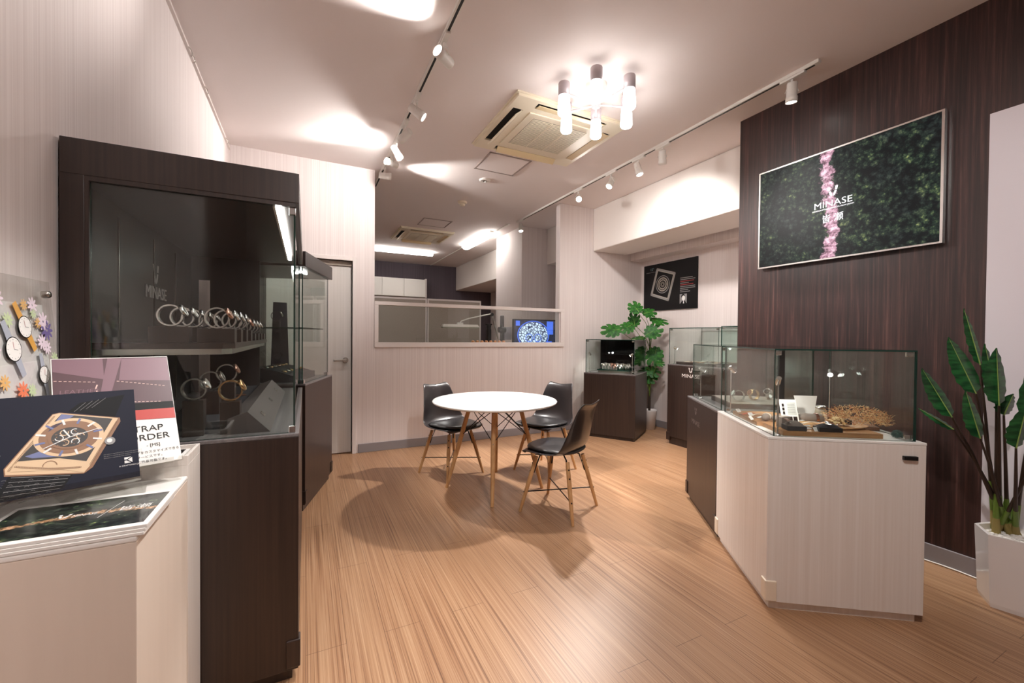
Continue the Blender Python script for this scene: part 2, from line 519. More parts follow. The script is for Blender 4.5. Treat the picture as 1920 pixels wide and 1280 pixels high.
# ------------------------------------------------------------------ ceiling fixtures
def cassette(name, x0, x1, y0, y1, label):
    t = thing(name, label, 'air conditioner', ((x0 + x1) / 2, (y0 + y1) / 2, H))
    a = (x1 - x0) / 2; b = (y1 - y0) / 2
    # outer frame with four outlet slots
    o = MB(); i = .62
    zt = -.001; zb = -.032
    gx, gy = a * i, b * i
    o.prism([(-a, -b), (a, -b), (a, b), (-a, b)], zt, -.012, m_cream)
    for sx, sy, wx, wy in ((0, 1, a, b - gy), (0, -1, a, b - gy), (1, 0, a - gx, gy), (-1, 0, a - gx, gy)):
        pass
    # four border slabs, each split around its outlet
    e = .97
    sl = .036
    for q in range(4):
        M = RZ(q * PI / 2); A_, B_ = (a, b) if q % 2 == 0 else (b, a)
        G_ = B_ * i
        ee = e if q % 2 == 0 else .90
        o.box(-A_ * ee, A_ * ee, B_ * .90, B_ * e, zb, -.012, m_cream, M)
        o.box(-A_ * i, A_ * i, G_, B_ * .74, zb, -.012, m_cream, M)
        o.box(A_ * i, A_ * .90, G_, B_ * .90, zb, -.012, m_cream, M)
        o.box(-A_ * i, A_ * i, B_ * .74, B_ * .90, -.016, -.012, m_slot, M)
    o.build('panel_frame', t)
    for q in range(4):
        A_, B_ = (a, b) if q % 2 == 0 else (b, a)
        M = RZ(q * PI / 2) @ T(0, B_ * .75, -.03) @ RX(math.radians(-38 if q in (0, 1) else -8))
        MB().box(-A_ * i * .96, A_ * i * .96, 0, B_ * .13, -.004, .002, m_creamd if q in (2, 3, 0) else m_cream, M).build('air_flap', t, bev=.002)
    g = MB(); g.box(-gx, gx, -gy, gy, -.04, -.014, m_cream)
    ns = 26
    k = gx * .80; kk = gy * .80
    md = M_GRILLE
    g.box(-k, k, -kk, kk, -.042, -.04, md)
    for j in range(ns):
        y = -kk + (j + .5) * 2 * kk / ns
        g.box(-k, k, y - .003, y + .003, -.046, -.042, m_cream)
    for x in (-k / 3, k / 3):
        g.box(x - .005, x + .005, -kk, kk, -.047, -.042, m_cream)
    g.build('intake_grille', t)
    return t


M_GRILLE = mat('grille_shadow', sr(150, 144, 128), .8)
cassette('ceiling_air_conditioner', 1.37, 2.42, 2.70, 3.64, 'cream square cassette air conditioner in the ceiling next to the six-lamp chandelier')
cassette('ceiling_air_conditioner', 1.38, 2.30, 6.90, 7.85, 'cream cassette air conditioner in the ceiling of the workshop behind the wall opening')


def hatch(x0, x1, y0, y1, label):
    t = thing('access_hatch', label, 'ceiling hatch', ((x0 + x1) / 2, (y0 + y1) / 2, H))
    a = (x1 - x0) / 2; b = (y1 - y0) / 2
    f = MB()
    for u0, u1, v0, v1 in ((-a, a, -b, -b + .014), (-a, a, b - .014, b), (-a, -a + .014, -b, b), (a - .014, a, -b, b)):
        f.box(u0, u1, v0, v1, -.006, 0, mat_hatch)
    f.build('hatch_frame', t)
    MB().box(-a + .02, a - .02, -b + .02, b - .02, -.005, 0).build('hatch_door', t, m_ceil)


mat_hatch = mat('hatch_metal', sr(168, 152, 146), .4)
hatch(1.597, 2.058, 3.73, 4.173, 'square access hatch with thin metal rim beside the large cassette air conditioner')
hatch(1.595, 2.05, 6.268, 6.692, 'square access hatch in the ceiling of the workshop beyond the opening')
t = thing('smoke_detector', 'flat round cream ceiling detector with a small open centre between hatch and dome detector', 'detector', (1.83, 4.428, H))
MB().lathe([(.001, -.012), (.03, -.012), (.05, -.016), (.062, -.012), (.066, 0)], m_white).build('detector_base', t)
MB().lathe([(.001, -.02), (.02, -.02), (.024, -.012)], m_steel).build('sensor', t)
t = thing('smoke_detector', 'domed cream smoke detector on the ceiling just beyond the back wall opening', 'detector', (1.863, 5.285, H))
MB().lathe([(.06, 0), (.06, -.02), (.045, -.028), (.001, -.028)], m_cream).build('detector_base', t)
MB().lathe([(.036, -.028), (.036, -.05), (.02, -.058), (.001, -.06)], m_cream).build('sensor', t)

# tracks
def track(x, y0, y1, label):
    t = thing('lighting_track', label, 'lighting track', (x, y0, H))
    L = y1 - y0
    MB().box(-.017, .017, 0, L, -.022, 0).build('rail', t, m_white)
    MB().box(-.007, .007, .03, L - .03, -.0235, -.022).build('slot', t, m_slot)


track(.735, -1.4, 5.2, 'white lighting track crossing the ceiling above the tall dark showcase')
track(2.94, 1.53, 5.78, 'white lighting track on the ceiling between the chandelier and the dark wood wall')


def spot(x, y, d, label, on=1.0, power=None, size=62, blend=.6, L=.125, r=.036, drop=.105, lamp=True):
    """track spotlight: adapter, yoke, head aimed along d"""
    t = thing('track_spotlight', label, 'spotlight', (x, y, H - .022))
    MB().box(-.015, .015, -.085, .075, -.016, 0).build('adapter', t, m_white, bev=.002)
    d = Vector(d).normalized()
    c = Vector((0, 0, -drop))
    ax = d.cross(Vector((0, 0, 1)))
    if ax.length < .05: ax = Vector((1, 0, 0))
    ax.normalize()
    y_ = MB(); y_.cyl((0, 0, -.018), (0, 0, -.045), .008)
    for s_ in (-1, 1):
        y_.tube([Vector((0, 0, -.042)), Vector((0, 0, -.05)) + ax * s_ * (r * .55), c + ax * s_ * (r + .003)], .0035)
    y_.build('yoke', t, m_white)
    h = MB(); b0 = c - d * L * .5; b1 = c + d * L * .5
    M = frame(b0, ax, d.cross(ax)) if False else None
    zx = d; ux = ax; vx = zx.cross(ux)
    M = Matrix(((ux.x, vx.x, zx.x, b0.x), (ux.y, vx.y, zx.y, b0.y), (ux.z, vx.z, zx.z, b0.z), (0, 0, 0, 1)))
    h.lathe([(.001, 0), (r * .8, 0), (r * .86, .006), (r * .9, L * .7), (r * .98, L * .72), (r, L), (r * .9, L), (r * .86, L * .93)], m_white, 28, M)
    h = h.build('lamp_head', t)
    MB().lathe([(.001, L * .94), (r * .86, L * .94)], m_lens if on else m_steel, 28, M, False).build('lens', h)
    if lamp:
        li = bpy.data.lights.new('spot', 'SPOT'); li.energy = power or SPOT; li.color = LCOL
        li.spot_size = math.radians(size); li.spot_blend = blend; li.shadow_soft_size = .05
        lo = bpy.data.objects.new('beam', li); COL.objects.link(lo); lo.parent = t
        lo.location = c + d * (L * .5 + .012)
        lo.rotation_euler = d.to_track_quat('-Z', 'Y').to_euler()
    return t


G = 'spotlights on the ceiling tracks'
spot(.735, 2.43, (-.75, -.5, .10), 'glaring white spotlight nearest the camera on the track over the tall showcase', power=38, size=85)
spot(.735, 3.11, (.75, -.25, -.55), 'white cylinder spotlight tilted towards the air conditioner, next after the first glaring one', power=70)
spot(.735, 3.52, (-.42, .85, -.30), 'pale spotlight tipped back with its rear end showing, middle of the showcase track', power=42, size=100)
spot(.735, 3.88, (.45, -.2, -.85), 'white spotlight pointing steeply down, just before the second glaring lamp', power=150)
spot(.735, 4.14, (-.75, -.3, .06), 'second glaring spotlight near the back wall, facing the camera', power=45, size=90)
spot(.735, 4.50, (.95, -.1, .0), 'last spotlight of the showcase track, its round lens facing the air conditioner', power=40, size=70)
spot(2.94, 1.70, (.12, .10, -.95), 'large white spotlight alone at the near end of the track beside the wood wall', power=90)
spot(2.94, 2.84, (.40, .35, -.78), 'white spotlight hanging almost straight down beside the chandelier track gap', power=75, size=150, blend=1.0)
spot(2.94, 3.15, (.1, -.25, -.9), 'white spotlight with glowing lens aimed down and forward, middle of the alcove track', power=120, size=90, blend=1.0)
spot(2.94, 3.56, (-.55, -.12, -.8), 'white spotlight aimed at the round table from the alcove track', power=210, size=58, blend=.35)
spot(2.94, 4.16, (-.45, -.85, -.35), 'starburst-bright spotlight on the alcove track facing the camera', power=60)
spot(2.94, 5.66, (-.1, -.3, -.95), 'small white spotlight at the far end of the track over the workshop', power=25)
spot(.735, 1.2, (-.30, .05, -.95), 'added white spotlight on the showcase track, unseen above the viewer', power=120, size=60)  # added out of view to brighten the near white cabinets
spot(.735, .2, (.6, .5, -.8), 'added white spotlight on the showcase track, unseen behind the viewer', power=70, size=110)  # added unseen lamp, lifts the foreground brightness
spot(.735, -.8, (-.5, .8, -.55), 'last added white spotlight, unseen behind the viewer', power=60, size=80)  # added behind the camera to light the cabinet fronts

# chandelier
ch = thing('chandelier', 'six-lamp ceiling chandelier with grey caps and glowing white glass cylinders', 'chandelier', (1.846, 2.407, H))
MB().lathe([(.001, -.05), (.03, -.05), (.045, -.045), (.07, -.02), (.075, 0)], m_white).build('ceiling_rose', ch)
m_capg = mat('grey_satin_cap', sr(196, 184, 188), .4, .2)
st = MB(); st.cyl((0, 0, -.05), (0, 0, -.10), .008, mat=m_chrome); st.cyl((0, 0, -.125), (0, 0, -.155), .03, .03, m_capg, 28); st.cyl((0, 0, -.10), (0, 0, -.125), .012, .03, m_capg, 28)
st.build('hub', ch)
MB().tube([(0, 0, -.155), (0, 0, -.20)], .0015).build('pull_finial', ch, m_chrome)
yaw = math.atan2(2.407, 1.846) + PI   # towards the camera
for k in range(6):
    a = yaw + k * PI / 3; R_ = .252; cx, cy = R_ * math.cos(a), R_ * math.sin(a)
    ar = MB(); ar.cyl((math.cos(a) * .025, math.sin(a) * .025, -.138), (math.cos(a) * .19, math.sin(a) * .19, -.112), .006, mat=m_white)
    ar.cyl((math.cos(a) * .13, math.sin(a) * .13, -.1215), (math.cos(a) * .215, math.sin(a) * .215, -.108), .008, mat=m_capg)
    ar.build('arm', ch)
    MB().lathe([(.001, -.035), (.038, -.035), (.040, -.04), (.040, -.125), (.034, -.125)], m_capg, 32, T(cx, cy, 0)).build('lamp_cap', ch)
    MB().lathe([(.036, -.122), (.041, -.19), (.043, -.24), (.036, -.252), (.001, -.253)], m_bulb, 32, T(cx, cy, 0)).build('glass_shade', ch)

# office tubes in the workshop
def batten(x, y, L, rz, label):
    t = thing('ceiling_tube_lamp', label, 'ceiling lamp', (x, y, H), rz)
    MB().box(-L / 2, L / 2, -.05, .05, -.03, 0).build('housing', t, m_white, bev=.004)
    n_ = 12; prof = []
    d = MB(); vs = []; fs = []
    for e in (-1, 1):
        for k in range(n_ + 1):
            q = PI * k / n_
            vs.append((e * (L / 2 - .005), -.085 * math.cos(q), -.03 - .055 * math.sin(q)))
    for k in range(n_): fs.append((k, k + 1, n_ + 2 + k, n_ + 1 + k))
    fs += [tuple(range(n_ + 1)), tuple(range(n_ + 1, 2 * n_ + 2))]
    d.add(vs, fs, m_tube); d.build('diffuser', t)


batten(1.75, 8.79, 1.36, 0.0, 'long glowing ceiling tube lamp lying parallel to the dark far wall of the workshop')
batten(2.83, 7.15, 1.3, PI / 2, 'glowing ceiling tube lamp beside the pale column in the workshop')
t = MB(); t.box(2.82, 2.845, 7.82, YF - .01, H - .012, H); t.box(2.86, 2.90, 5.95, 6.48, H - .02, H)
tag(t.build('cable_conduit', None, m_white), 'thin white cable conduit on the workshop ceiling leading to the far wall', 'conduit')

# ------------------------------------------------------------------ workshop behind the opening
c = thing('wall_cupboard', 'pale green-white wall cupboard with four doors high on the dark far wall', 'cupboard', (0, 10.02, 2.20))
MB().box(.55, 2.60, .02, .37, 0, .43).build('carcass', c, m_white)
MB().box(2.60, 2.63, 0, .37, -.01, .45).build('side_panel', c, m_trim)
for k in range(4):
    MB().box(.55 + k * .5125 + .004, .55 + (k + 1) * .5125 - .004, 0, .018, .005, .425).build('door', c, m_white, bev=.002)
for x0, x1, lb in ((-.2, 1.572, 'taupe office partition with white edge trim nearer the door side of the workshop'), (1.582, 2.42, 'taupe office partition with white edge trim standing behind the desk lamp')):
    t = thing('office_partition', lb, 'partition', ((x0 + x1) / 2, 6.0, 0))
    a = (x1 - x0) / 2
    MB().box(-a + .02, a - .02, -.02, .02, .03, 1.785).build('panel', t, striped('partition_fabric', sr(160, 148, 138), sr(168, 156, 146), (90, 90, 90), .9))
    f = MB(); f.box(-a, a, -.026, .026, 1.785, 1.81); f.box(-a, -a + .02, -.026, .026, 0, 1.785); f.box(a - .02, a, -.026, .026, 0, 1.785); f.box(-a + .02, a - .02, -.026, .026, 0, .03)
    f.build('trim', t, m_trim)
# workbench
t = thing('workbench', 'pale workbench under the interior window carrying lamp, microscope and monitor', 'workbench', (2.4, 5.3, 0))
MB().box(-1.1, 1.2, -.42, .32, .96, 1.0).build('worktop', t, m_wtop, bev=.003)
for x in (-1.05, 1.13):
    for y in (-.38, .26):
        MB().box(x, x + .05, y, y + .05, 0, .96).build('leg', t, m_white)
# monitor
t = thing('computer_monitor', 'black monitor showing a round blue-white engraved dial pattern', 'monitor', (2.95, 5.22, 1.0))
MB().box(-.35, .35, -.02, .03, .10, .515).build('bezel', t, m_black, bev=.006)
MB().box(-.03, .03, 0, .05, .015, .2).box(-.12, .12, -.09, .1, 0, .015).build('stand', t, m_black)
m_scr = mat('screen_dark', (.01, .01, .02, 1), .2, emit=sr(14, 20, 40), es=1.0)
m_scrw = mat('screen_pattern', (.0, .0, .0, 1), .2); n = N(m_scrw)
vo = n.n('ShaderNodeTexVoronoi'); vo.feature = 'DISTANCE_TO_EDGE'; vo.inputs['Scale'].default_value = 26; n.l(n.coords((1, 1, 1)), vo.inputs['Vector'])
n.l(n.ramp(vo.outputs['Distance'], [(.06, sr(16, 34, 70)), (.16, sr(196, 214, 236))]), n.b.inputs['Emission Color']); n.b.inputs['Emission Strength'].default_value = .9
m_scrb = mat('screen_blue', (0, 0, 0, 1), .2, emit=sr(60, 96, 200), es=1.0)
MM = frame((0, -.0205, 0), (1, 0, 0), (0, 0, 1))
s_ = MB(); s_.rect2(-.335, .115, .335, .50, m_scr, MM, .001)
s_.rect2(.19, .30, .30, .49, m_scrb, MM, .0014); s_.rect2(-.315, .42, -.25, .49, m_scrb, MM, .0014); s_.rect2(.19, .13, .28, .2, m_scrb, MM, .0014)
s_.annulus2(-.03, .29, .245, .262, m_scrb, MM, .0018, f=.78); s_.annulus2(-.03, .29, .0, .235, m_scrw, MM, .0022, f=.78)
for k in range(2):
    s_.annulus2(-.10 + .14 * k, .25, .05, .06, m_scrb, MM, .0026)
s_.build('screen', t)
# task lamp
t = thing('task_lamp', 'long white fluorescent desk lamp on a jointed arm over the workbench', 'desk lamp', (2.43, 5.2, 1.0))
MB().box(-.06, .06, -.05, .05, 0, .03).build('clamp', t, m_steel)
MB().tube([(0, 0, .03), (-.16, 0, .56)], .013).build('lower_arm', t, m_steel)
MB().cyl((-.165, -.022, .565), (-.165, .022, .565), .022).build('elbow_joint', t, m_black)
MB().tube([(-.165, 0, .575), (-.5, 0, .50), (-.6, 0, .465), (-.62, 0, .44)], .008).build('upper_arm', t, m_white)
h = MB()
h.add([(-.87, -.05, .385), (-.36, -.05, .385), (-.36, .05, .385), (-.87, .05, .385), (-.85, -.03, .42), (-.38, -.03, .42), (-.38, .03, .42), (-.85, .03, .42)],
      [(4, 5, 6, 7), (0, 1, 5, 4), (1, 2, 6, 5), (2, 3, 7, 6), (3, 0, 4, 7)], m_white)
h.box(-.66, -.58, -.02, .02, .42, .445, m_white); h.box(-.86, -.37, -.045, .045, .372, .386, mat('louvre', sr(170, 170, 150), .4, .5))
h.build('lamp_head', t)
# microscope
t = thing('microscope', 'black binocular microscope with grey body on the workbench', 'microscope', (2.24, 5.24, 1.0))
MB().box(-.07, .07, -.06, .08, 0, .02).build('foot', t, m_white, bev=.004)
MB().cyl((0, .05, .02), (0, .05, .2), .012).build('column', t, m_steel)
MB().cyl((0, 0, .14), (0, 0, .36), .036).cyl((0, 0, .36), (0, 0, .42), .03, .034).cyl((0, 0, .42), (0, 0, .435), .05).build('optical_head', t, m_black)
t = thing('camera_stand', 'black upright camera rig with grey box beside the desk lamp arm', 'camera rig', (2.50, 5.3, 1.0))
MB().cyl((0, 0, 0), (0, 0, .28), .012).build('pillar', t, m_steel)
MB().box(-.06, -.015, -.04, .01, .2, .56).build('rack', t, m_black, bev=.008)
MB().box(-.01, .11, -.03, .05, .22, .40).build('grey_box', t, mat('grey_box', sr(140, 136, 142), .5), bev=.006)
MB().cyl((-.1, -.04, .36), (.0, -.04, .36), .04).build('focus_knob', t, m_black)
p0 = None
for k in range(8):
    x = 1.95 + k * .063
    lb = 'amber-capped small bottle in the row on the workbench, %s' % ['at the end under the lamp head', 'second from the lamp-head end', 'third from the lamp-head end', 'fourth from the lamp-head end', 'fourth from the arm end', 'third from the lamp-arm end', 'second from the lamp-arm end', 'at the end by the lamp arm'][k]
    if p0 is None:
        p0 = thing('small_bottle', lb, 'bottle', (x, 5.08, 1.0), 0, 'amber bottles on the workbench')
        bb = MB().cyl((0, 0, 0), (0, 0, .165), .02).build('bottle_body', p0, m_glassedge)
        MB().lathe([(.02, .165), (.024, .18), (.022, .20), (.012, .212), (.001, .214)], m_rust, 20).build('cap', bb)
    else:
        q = copy_tree(p0); q.location = (x, 5.08, 1.0); q['label'] = lb

# ------------------------------------------------------------------ television
tv = thing('television', 'wall television with thin silver frame showing a wooded gorge and white lettering', 'television', (XR, 2.065, 1.81))
# local: picture u runs along -Y, v up, facing -X
MT = frame((-.045, 0, 0), (0, -1, 0), (0, 0, 1))
b = MB()
W_, H_ = 1.052, .742
for u0, v0, u1, v1 in ((0, 0, W_, .010), (0, H_ - .010, W_, H_), (0, .01, .010, H_ - .01), (W_ - .012, .01, W_, H_ - .01)):
    b.box(u0, u1, v0, v1, -.03, .003, m_chrome, MT)
b.build('frame', tv, m_white)
MB().box(.01, W_ - .012, .01, H_ - .01, -.028, -.002, m_black, MT).build('back_shell', tv)
so = MB(); so.add([(0, 0, 0), (W_ - .022, 0, 0), (W_ - .022, H_ - .02, 0), (0, H_ - .02, 0)], [(0, 1, 2, 3)])
m_tv = forest('screen_picture', 15.0, (.475, .022, .05, 7.0), emit=1.0, bright=.95)
s_ = so.build('screen', tv, m_tv); s_.matrix_local = MT @ T(.01, .01, .0)
m_logoe = mat('screen_lettering', (.0, .0, .0, 1), .2, emit=(.95, .93, .96, 1), es=1.0)
lg = MB()


def emblem(mb, u, v, s, mt, M, n):
    """small horned emblem: two pairs of prongs meeting in a cup"""
    for e in (-1, 1):
        mb.p2([(u + e * .50 * s, v + .5 * s), (u + e * .26 * s, v + .5 * s), (u + e * .22 * s, v + .12 * s), (u + e * .42 * s, v + .1 * s)][::(1 if e < 0 else -1)], mt, M, n)
        mb.p2([(u + e * .40 * s, v + .02 * s), (u + e * .20 * s, v + .04 * s), (u + e * .04 * s, v - .32 * s), (u + e * .04 * s, v - .55 * s), (u + e * .24 * s, v - .42 * s)][::(1 if e < 0 else -1)], mt, M, n)
    return mb


emblem(lg, .508, .455, .062, m_logoe, MT, .0015)
lg.text('MINASE', .060, .508, .356, m_logoe, MT, .0015, align='CENTER', sx=1.12)

lg.text('HANDCRAFTED TIMEPIECES FROM JAPAN', .0135, .508, .338, m_logoe, MT, .0015, align='CENTER', sx=.98)
lg.text('皆 瀬', .058, .508, .255, m_logoe, MT, .0015, align='CENTER')
lg = lg.build('screen_lettering', s_); lg.matrix_parent_inverse = (MT @ T(.01, .01, .0)).inverted()

# ------------------------------------------------------------------ alcove poster
ps = thing('wall_poster', 'black poster of a square engraved watch with text and a small portrait, in the alcove', 'poster', (XA, 4.645, 1.655))
PW, PH = .93, .66
MP = frame((-.026, 0, 0), (0, -1, 0), (0, 0, 1))
pb = MB().box(0, PW, 0, PH, -.024, 0, m_blackp, MP).build('board', ps, bev=.001)
g = MB(); m_sil = mat('silver_print', sr(168, 160, 150), .35)
def rot2(pts, c, a):
    ca, sa = math.cos(a), math.sin(a)
    return [(c[0] + x * ca - y * sa, c[1] + x * sa + y * ca) for x, y in pts]
cc = (.36, .36)
def sqr(a, b, t, mt, n):
    o_ = rot2([(-a, -b), (a, -b), (a, b), (-a, b)], cc, -.30); g.line2(o_ + [o_[0]], t, mt, MP, n)
sqr(.165, .185, .028, m_greyp, .0006); sqr(.150, .170, .014, m_sil, .0008); sqr(.172, .197, .005, m_sil, .001)
g.disc2(cc[0], cc[1], .125, m_greyp, MP, .0010); g.disc2(cc[0], cc[1], .115, m_blackp, MP, .0012)
g.annulus2(cc[0], cc[1], .055, .098, m_sil, MP, .0014)
for k in range(26):
    a = k * 2 * PI / 26; g.disc2(cc[0] + .076 * math.cos(a), cc[1] + .076 * math.sin(a), .0085, m_blackp, MP, .0016, 10)
for k in range(7):
    a = k * 2 * PI / 7; g.annulus2(cc[0] + .027 * math.cos(a), cc[1] + .027 * math.sin(a), .008, .013, m_sil, MP, .0016, 14)
g.text('12°', .05, .125, .575, mat('teal_ink', sr(110, 150, 160), .4), MP, .0006)
g.text('ENGRAVED WATCH ART', .017, .05, .545, m_greyp, MP, .0006)
for k in range(9):
    L = (.2, .24, .22, .14, .21, .24, .24, .13, .16)[k]
    g.rect2(.665, .405 - k * .023, .665 + L, .414 - k * .023, m_redp if k in (2, 4) else m_greyp, MP, .0006)
g.rect2(.66, .07, .775, .195, m_greyp, MP, .0006); g.disc2(.722, .14, .026, m_whitep, MP, .0008, ry=.034); g.disc2(.715, .165, .03, m_blackp, MP, .0007)
g.p2([(.67, .07), (.77, .07), (.745, .105), (.70, .105)], m_blackp, MP, .0009); g.p2([(.715, .07), (.735, .07), (.73, .105), (.72, .105)], m_whitep, MP, .0011)
g.build('print', pb)

# ------------------------------------------------------------------ display counters with glass cases
GE = [m_glassedge] * 6
def pane(p, x0, x1, y0, y1, z0, z1, name='glass_pane', g=None):
    g = g or m_glass
    d = (x1 - x0, y1 - y0, z1 - z0); k = d.index(min(d))
    ms = [m_glassedge] * 6
    for i in ((4, 5), (2, 3), (0, 1))[k]: ms[i] = g
    return MB().box(x0, x1, y0, y1, z0, z1, mats=ms).build(name, p)


def clampm(p, x, y, z, sx=.03, sy=.012, sz=.02):
    return MB().cbox((x, y, z), (sx, sy, sz)).build('glass_clamp', p, m_chrome, bev=.002)


def counter(name, loc, rz, w_, d, h, body, top, label, gh=.41, ins=.03, kick=.04, front=True, bump_mat=None, logo=None, mirror=False):
    t = thing(name, label, 'display case', loc, rz)
    MB().box(0, w_, 0, d, kick, h - .012).build('cabinet_body', t, body, bev=.002)
    MB().box(-.001, w_ + .001, -.001, d + .001, h - .012, h).build('countertop', t, top, bev=.002)
    MB().box(.02, w_ - .02, .02, d - .02, 0, kick).build('plinth', t, body)
    bm = bump_mat or body
    for x, y in ((0, 0), (0, d)):
        sx = 1 if x else -1; sy = 1 if y else -1
        q = MB(); q.box(min(x, x - sx * .05), max(x, x + sx * .006) if x else x + .0, 0, 1, 0, 1) if False else None
        q = MB()
        q.box(x - (.045 if x else .007), x + (.007 if x else .045), y - (.04 if y else .007), y + (.007 if y else .04), .045, .14)
        q.build('corner_guard', t, bm, bev=.004)
    th = .007; x0, x1, y0, y1 = ins, w_ - ins, ins * .6, d - ins
    z0, z1 = h + .001, h + gh
    pane(t, x0, x1, y0, y0 + th, z0, z1 - th); pane(t, x0, x1, y1 - th, y1, z0, z1 - th)
    pane(t, x0, x0 + th, y0 + th, y1 - th, z0, z1 - th); pane(t, x1 - th, x1, y0 + th, y1 - th, z0, z1 - th)
    pane(t, x0, x1, y0, y1, z1 - th, z1)
    for x in (x0 + .02, x1 - .02):
        clampm(t, x, y0 + .016, z1 - .02); 
    clampm(t, x1 - .02, y0 + .02, z0 + .014); clampm(t, x0 + .018, y1 - .02, z0 + .014)
    if mirror:
        MB().box(x0 + .01, x1 - .01, y1 - .03, y1 - .012, z0, z1 - .01).build('mirror_back', t, m_mirror)
    return t


AX, AY = 1.93, 1.195
R0 = math.radians(-34.8)
ux, uy = math.cos(R0), math.sin(R0); vx_, vy_ = -uy, ux
def loc_w(lx, ly): return (AX + ux * lx + vx_ * ly, AY + uy * lx + vy_ * ly)
dcs = counter('display_case', (AX, AY, 0), R0, .65, .69, .812, m_wcab, m_wtop,
              'white wood-grain counter with glass case of straps, boards and dried flowers', bump_mat=mat('ivory_guard', sr(236, 220, 200), .4))
MB().box(.555, .61, -.012, 0, .735, .752).box(.56, .605, -.016, -.012, .739, .748).build('lock', dcs, m_black)
MB().box(.315, .345, .6, .62, .815, 1.20).build('door_stile', dcs, m_black)
x, y = loc_w(0, .70)
dc2 = counter('display_case', (x, y, 0), R0, .595, .685, .81, m_cab, m_cabtop,
              'dark brown lettered counter with glass case adjoining the white counter')
MLg = frame((-.0015, 0, 0), (0, -1, 0), (0, 0, 1))
lg = MB(); m_logos = mat('silver_lettering', sr(176, 170, 166), .3, .8)
# local y of lettering: from .33 to .575 beyond own origin (.70)
emblem(lg, -.453, .725, .05, m_logos, MLg, .0005)
lg.text('MINASE', .05, -.453, .625, m_logos, MLg, .0005, align='CENTER', sx=1.15)
lg.build('lettering', dc2)
# counter 3 along the alcove wall, its front facing -X ; build in frame rotated
dc3 = counter('display_case', (3.90, 3.64, 0), -PI / 2, .69, .585, .955, m_cab, m_cabtop,
              'taller dark brown lettered counter against the alcove wall under the poster side', gh=.43, ins=.012, kick=.09)
MLg3 = frame((0, -.0015, 0), (1, 0, 0), (0, 0, 1))
lg = MB(); m_logow = mat('white_lettering', sr(236, 230, 226), .35)
emblem(lg, .335, .90, .055, m_logow, MLg3, .0005)
lg.text('MINASE', .058, .335, .815, m_logow, MLg3, .0005, align='CENTER', sx=1.25)
lg.build('lettering', dc3)
dc5 = counter('display_case', (3.90, 2.945, 0), -PI / 2, .66, .585, .955, m_cab, m_cabtop,
              'taller dark brown counter behind the lettered ones, next to the wood wall corner', gh=.44, ins=.012, kick=.09)
R4 = math.atan2(3.82 - 4.37, 3.562 - 3.2)
dc4 = counter('display_case', (3.2, 4.365, 0), R4, .655, .63, .815, m_cab, m_cabtop,
              'dark brown counter with small mirrored glass case in front of the monstera', gh=.425, ins=.018, mirror=True)

# -------- watch
def watch(kind, label, group=None, R_=.036):
    """bracelet closed to a ring in the XZ plane, dial turned to +X"""
    t = thing('wrist_watch', label, 'watch', (0, 0, 0), 0, group)
    band, face, ring_ = kind
    # band, linked bracelet
    b = MB(); nl = 22
    for k in range(nl):
        a = 2 * PI * k / nl
        if -.5 < ((a - .45 + PI) % (2 * PI)) - PI < .5: continue
        M = T(0, 0, 0) @ RY(-a) @ T(R_, 0, 0)
        b.box(-.0034, .0014, -.0105, .0105, -.0048, .0048, band, M)
    b.ring((0, 0, 0), R_ - .0004, .018, .0030, band, 40)
    b.build('bracelet', t)
    M = RY(-.45) @ T(R_ - .003, 0, 0) @ RY(PI / 2)
    wc = MB().lathe([(.001, 0), (.0205, 0), (.0222, .002), (.0222, .009), (.0190, .0118), (.0178, .0105)], ring_, 24, M)
    wc = wc.build('watch_case', t)
    f_ = MB(); f_.lathe([(.001, .0103), (.0180, .0103)], face, 24, M, False)
    f_.box(-.0006, .0006, 0, .012, .0104, .0108, m_chrome, M); f_.box(0, .010, -.0006, .0006, .0104, .0108, m_chrome, M)
    f_.build('dial', wc)
    MB().cyl((0, .022, .005), (0, .0275, .005), .0033, mat=ring_, n=10, M=M).build('crown', wc)
    return t


m_dialk = mat('black_dial', sr(18, 18, 22), .2, coat=.5); m_dialw = mat('white_dial', sr(228, 226, 220), .3, coat=.5); m_dialb = mat('brown_dial', sr(110, 60, 40), .3, coat=.5)
m_strapb = mat('brown_strap', sr(112, 68, 46), .5); m_straph = mat('black_strap', sr(30, 27, 28), .5); m_strapt = mat('tan_strap', sr(190, 132, 78), .5)
m_strapc = mat('cream_strap', sr(214, 196, 176), .6)
K_SS = (m_chrome, m_dialk, m_chrome); K_SW = (m_chrome, m_dialw, m_chrome); K_GB = (m_gold, m_dialb, m_gold); K_RK = (m_rose, m_dialk, m_rose); K_BK = (m_straph, m_dialk, m_steel); K_SR = (m_chrome, m_dialb, m_rose)
WZ = 1.238
ords = ['first', 'second', 'third', 'fourth', 'fifth', 'sixth', 'seventh', 'eighth']


def stand_watch(x, y, z0, hgt, kind, lab, slab, rz=0.0, group=None, bs=(.11, .055), bm=None):
    """block with small c-clip carrying a watch ring"""
    s_ = thing('watch_stand', slab, 'watch stand', (x, y, z0), rz, 'watch stands in the tall showcase' if group else None)
    MB().box(-bs[0] / 2, bs[0] / 2, -bs[1] / 2, bs[1] / 2, 0, hgt).build('block', s_, bm or m_cab, bev=.001)
    MB().box(-.012, .012, -.007, .007, hgt, hgt + .006).ring((0, 0, hgt + .036), .0325, .008, .0025, None, 20, PI + .9, 2 * PI - .9).build('clip', s_, m_bakelite)
    w_ = watch(kind, lab, group)
    w_.location = (x, y, z0 + hgt + .0385); w_.rotation_euler = (0, 0, rz)
    return w_


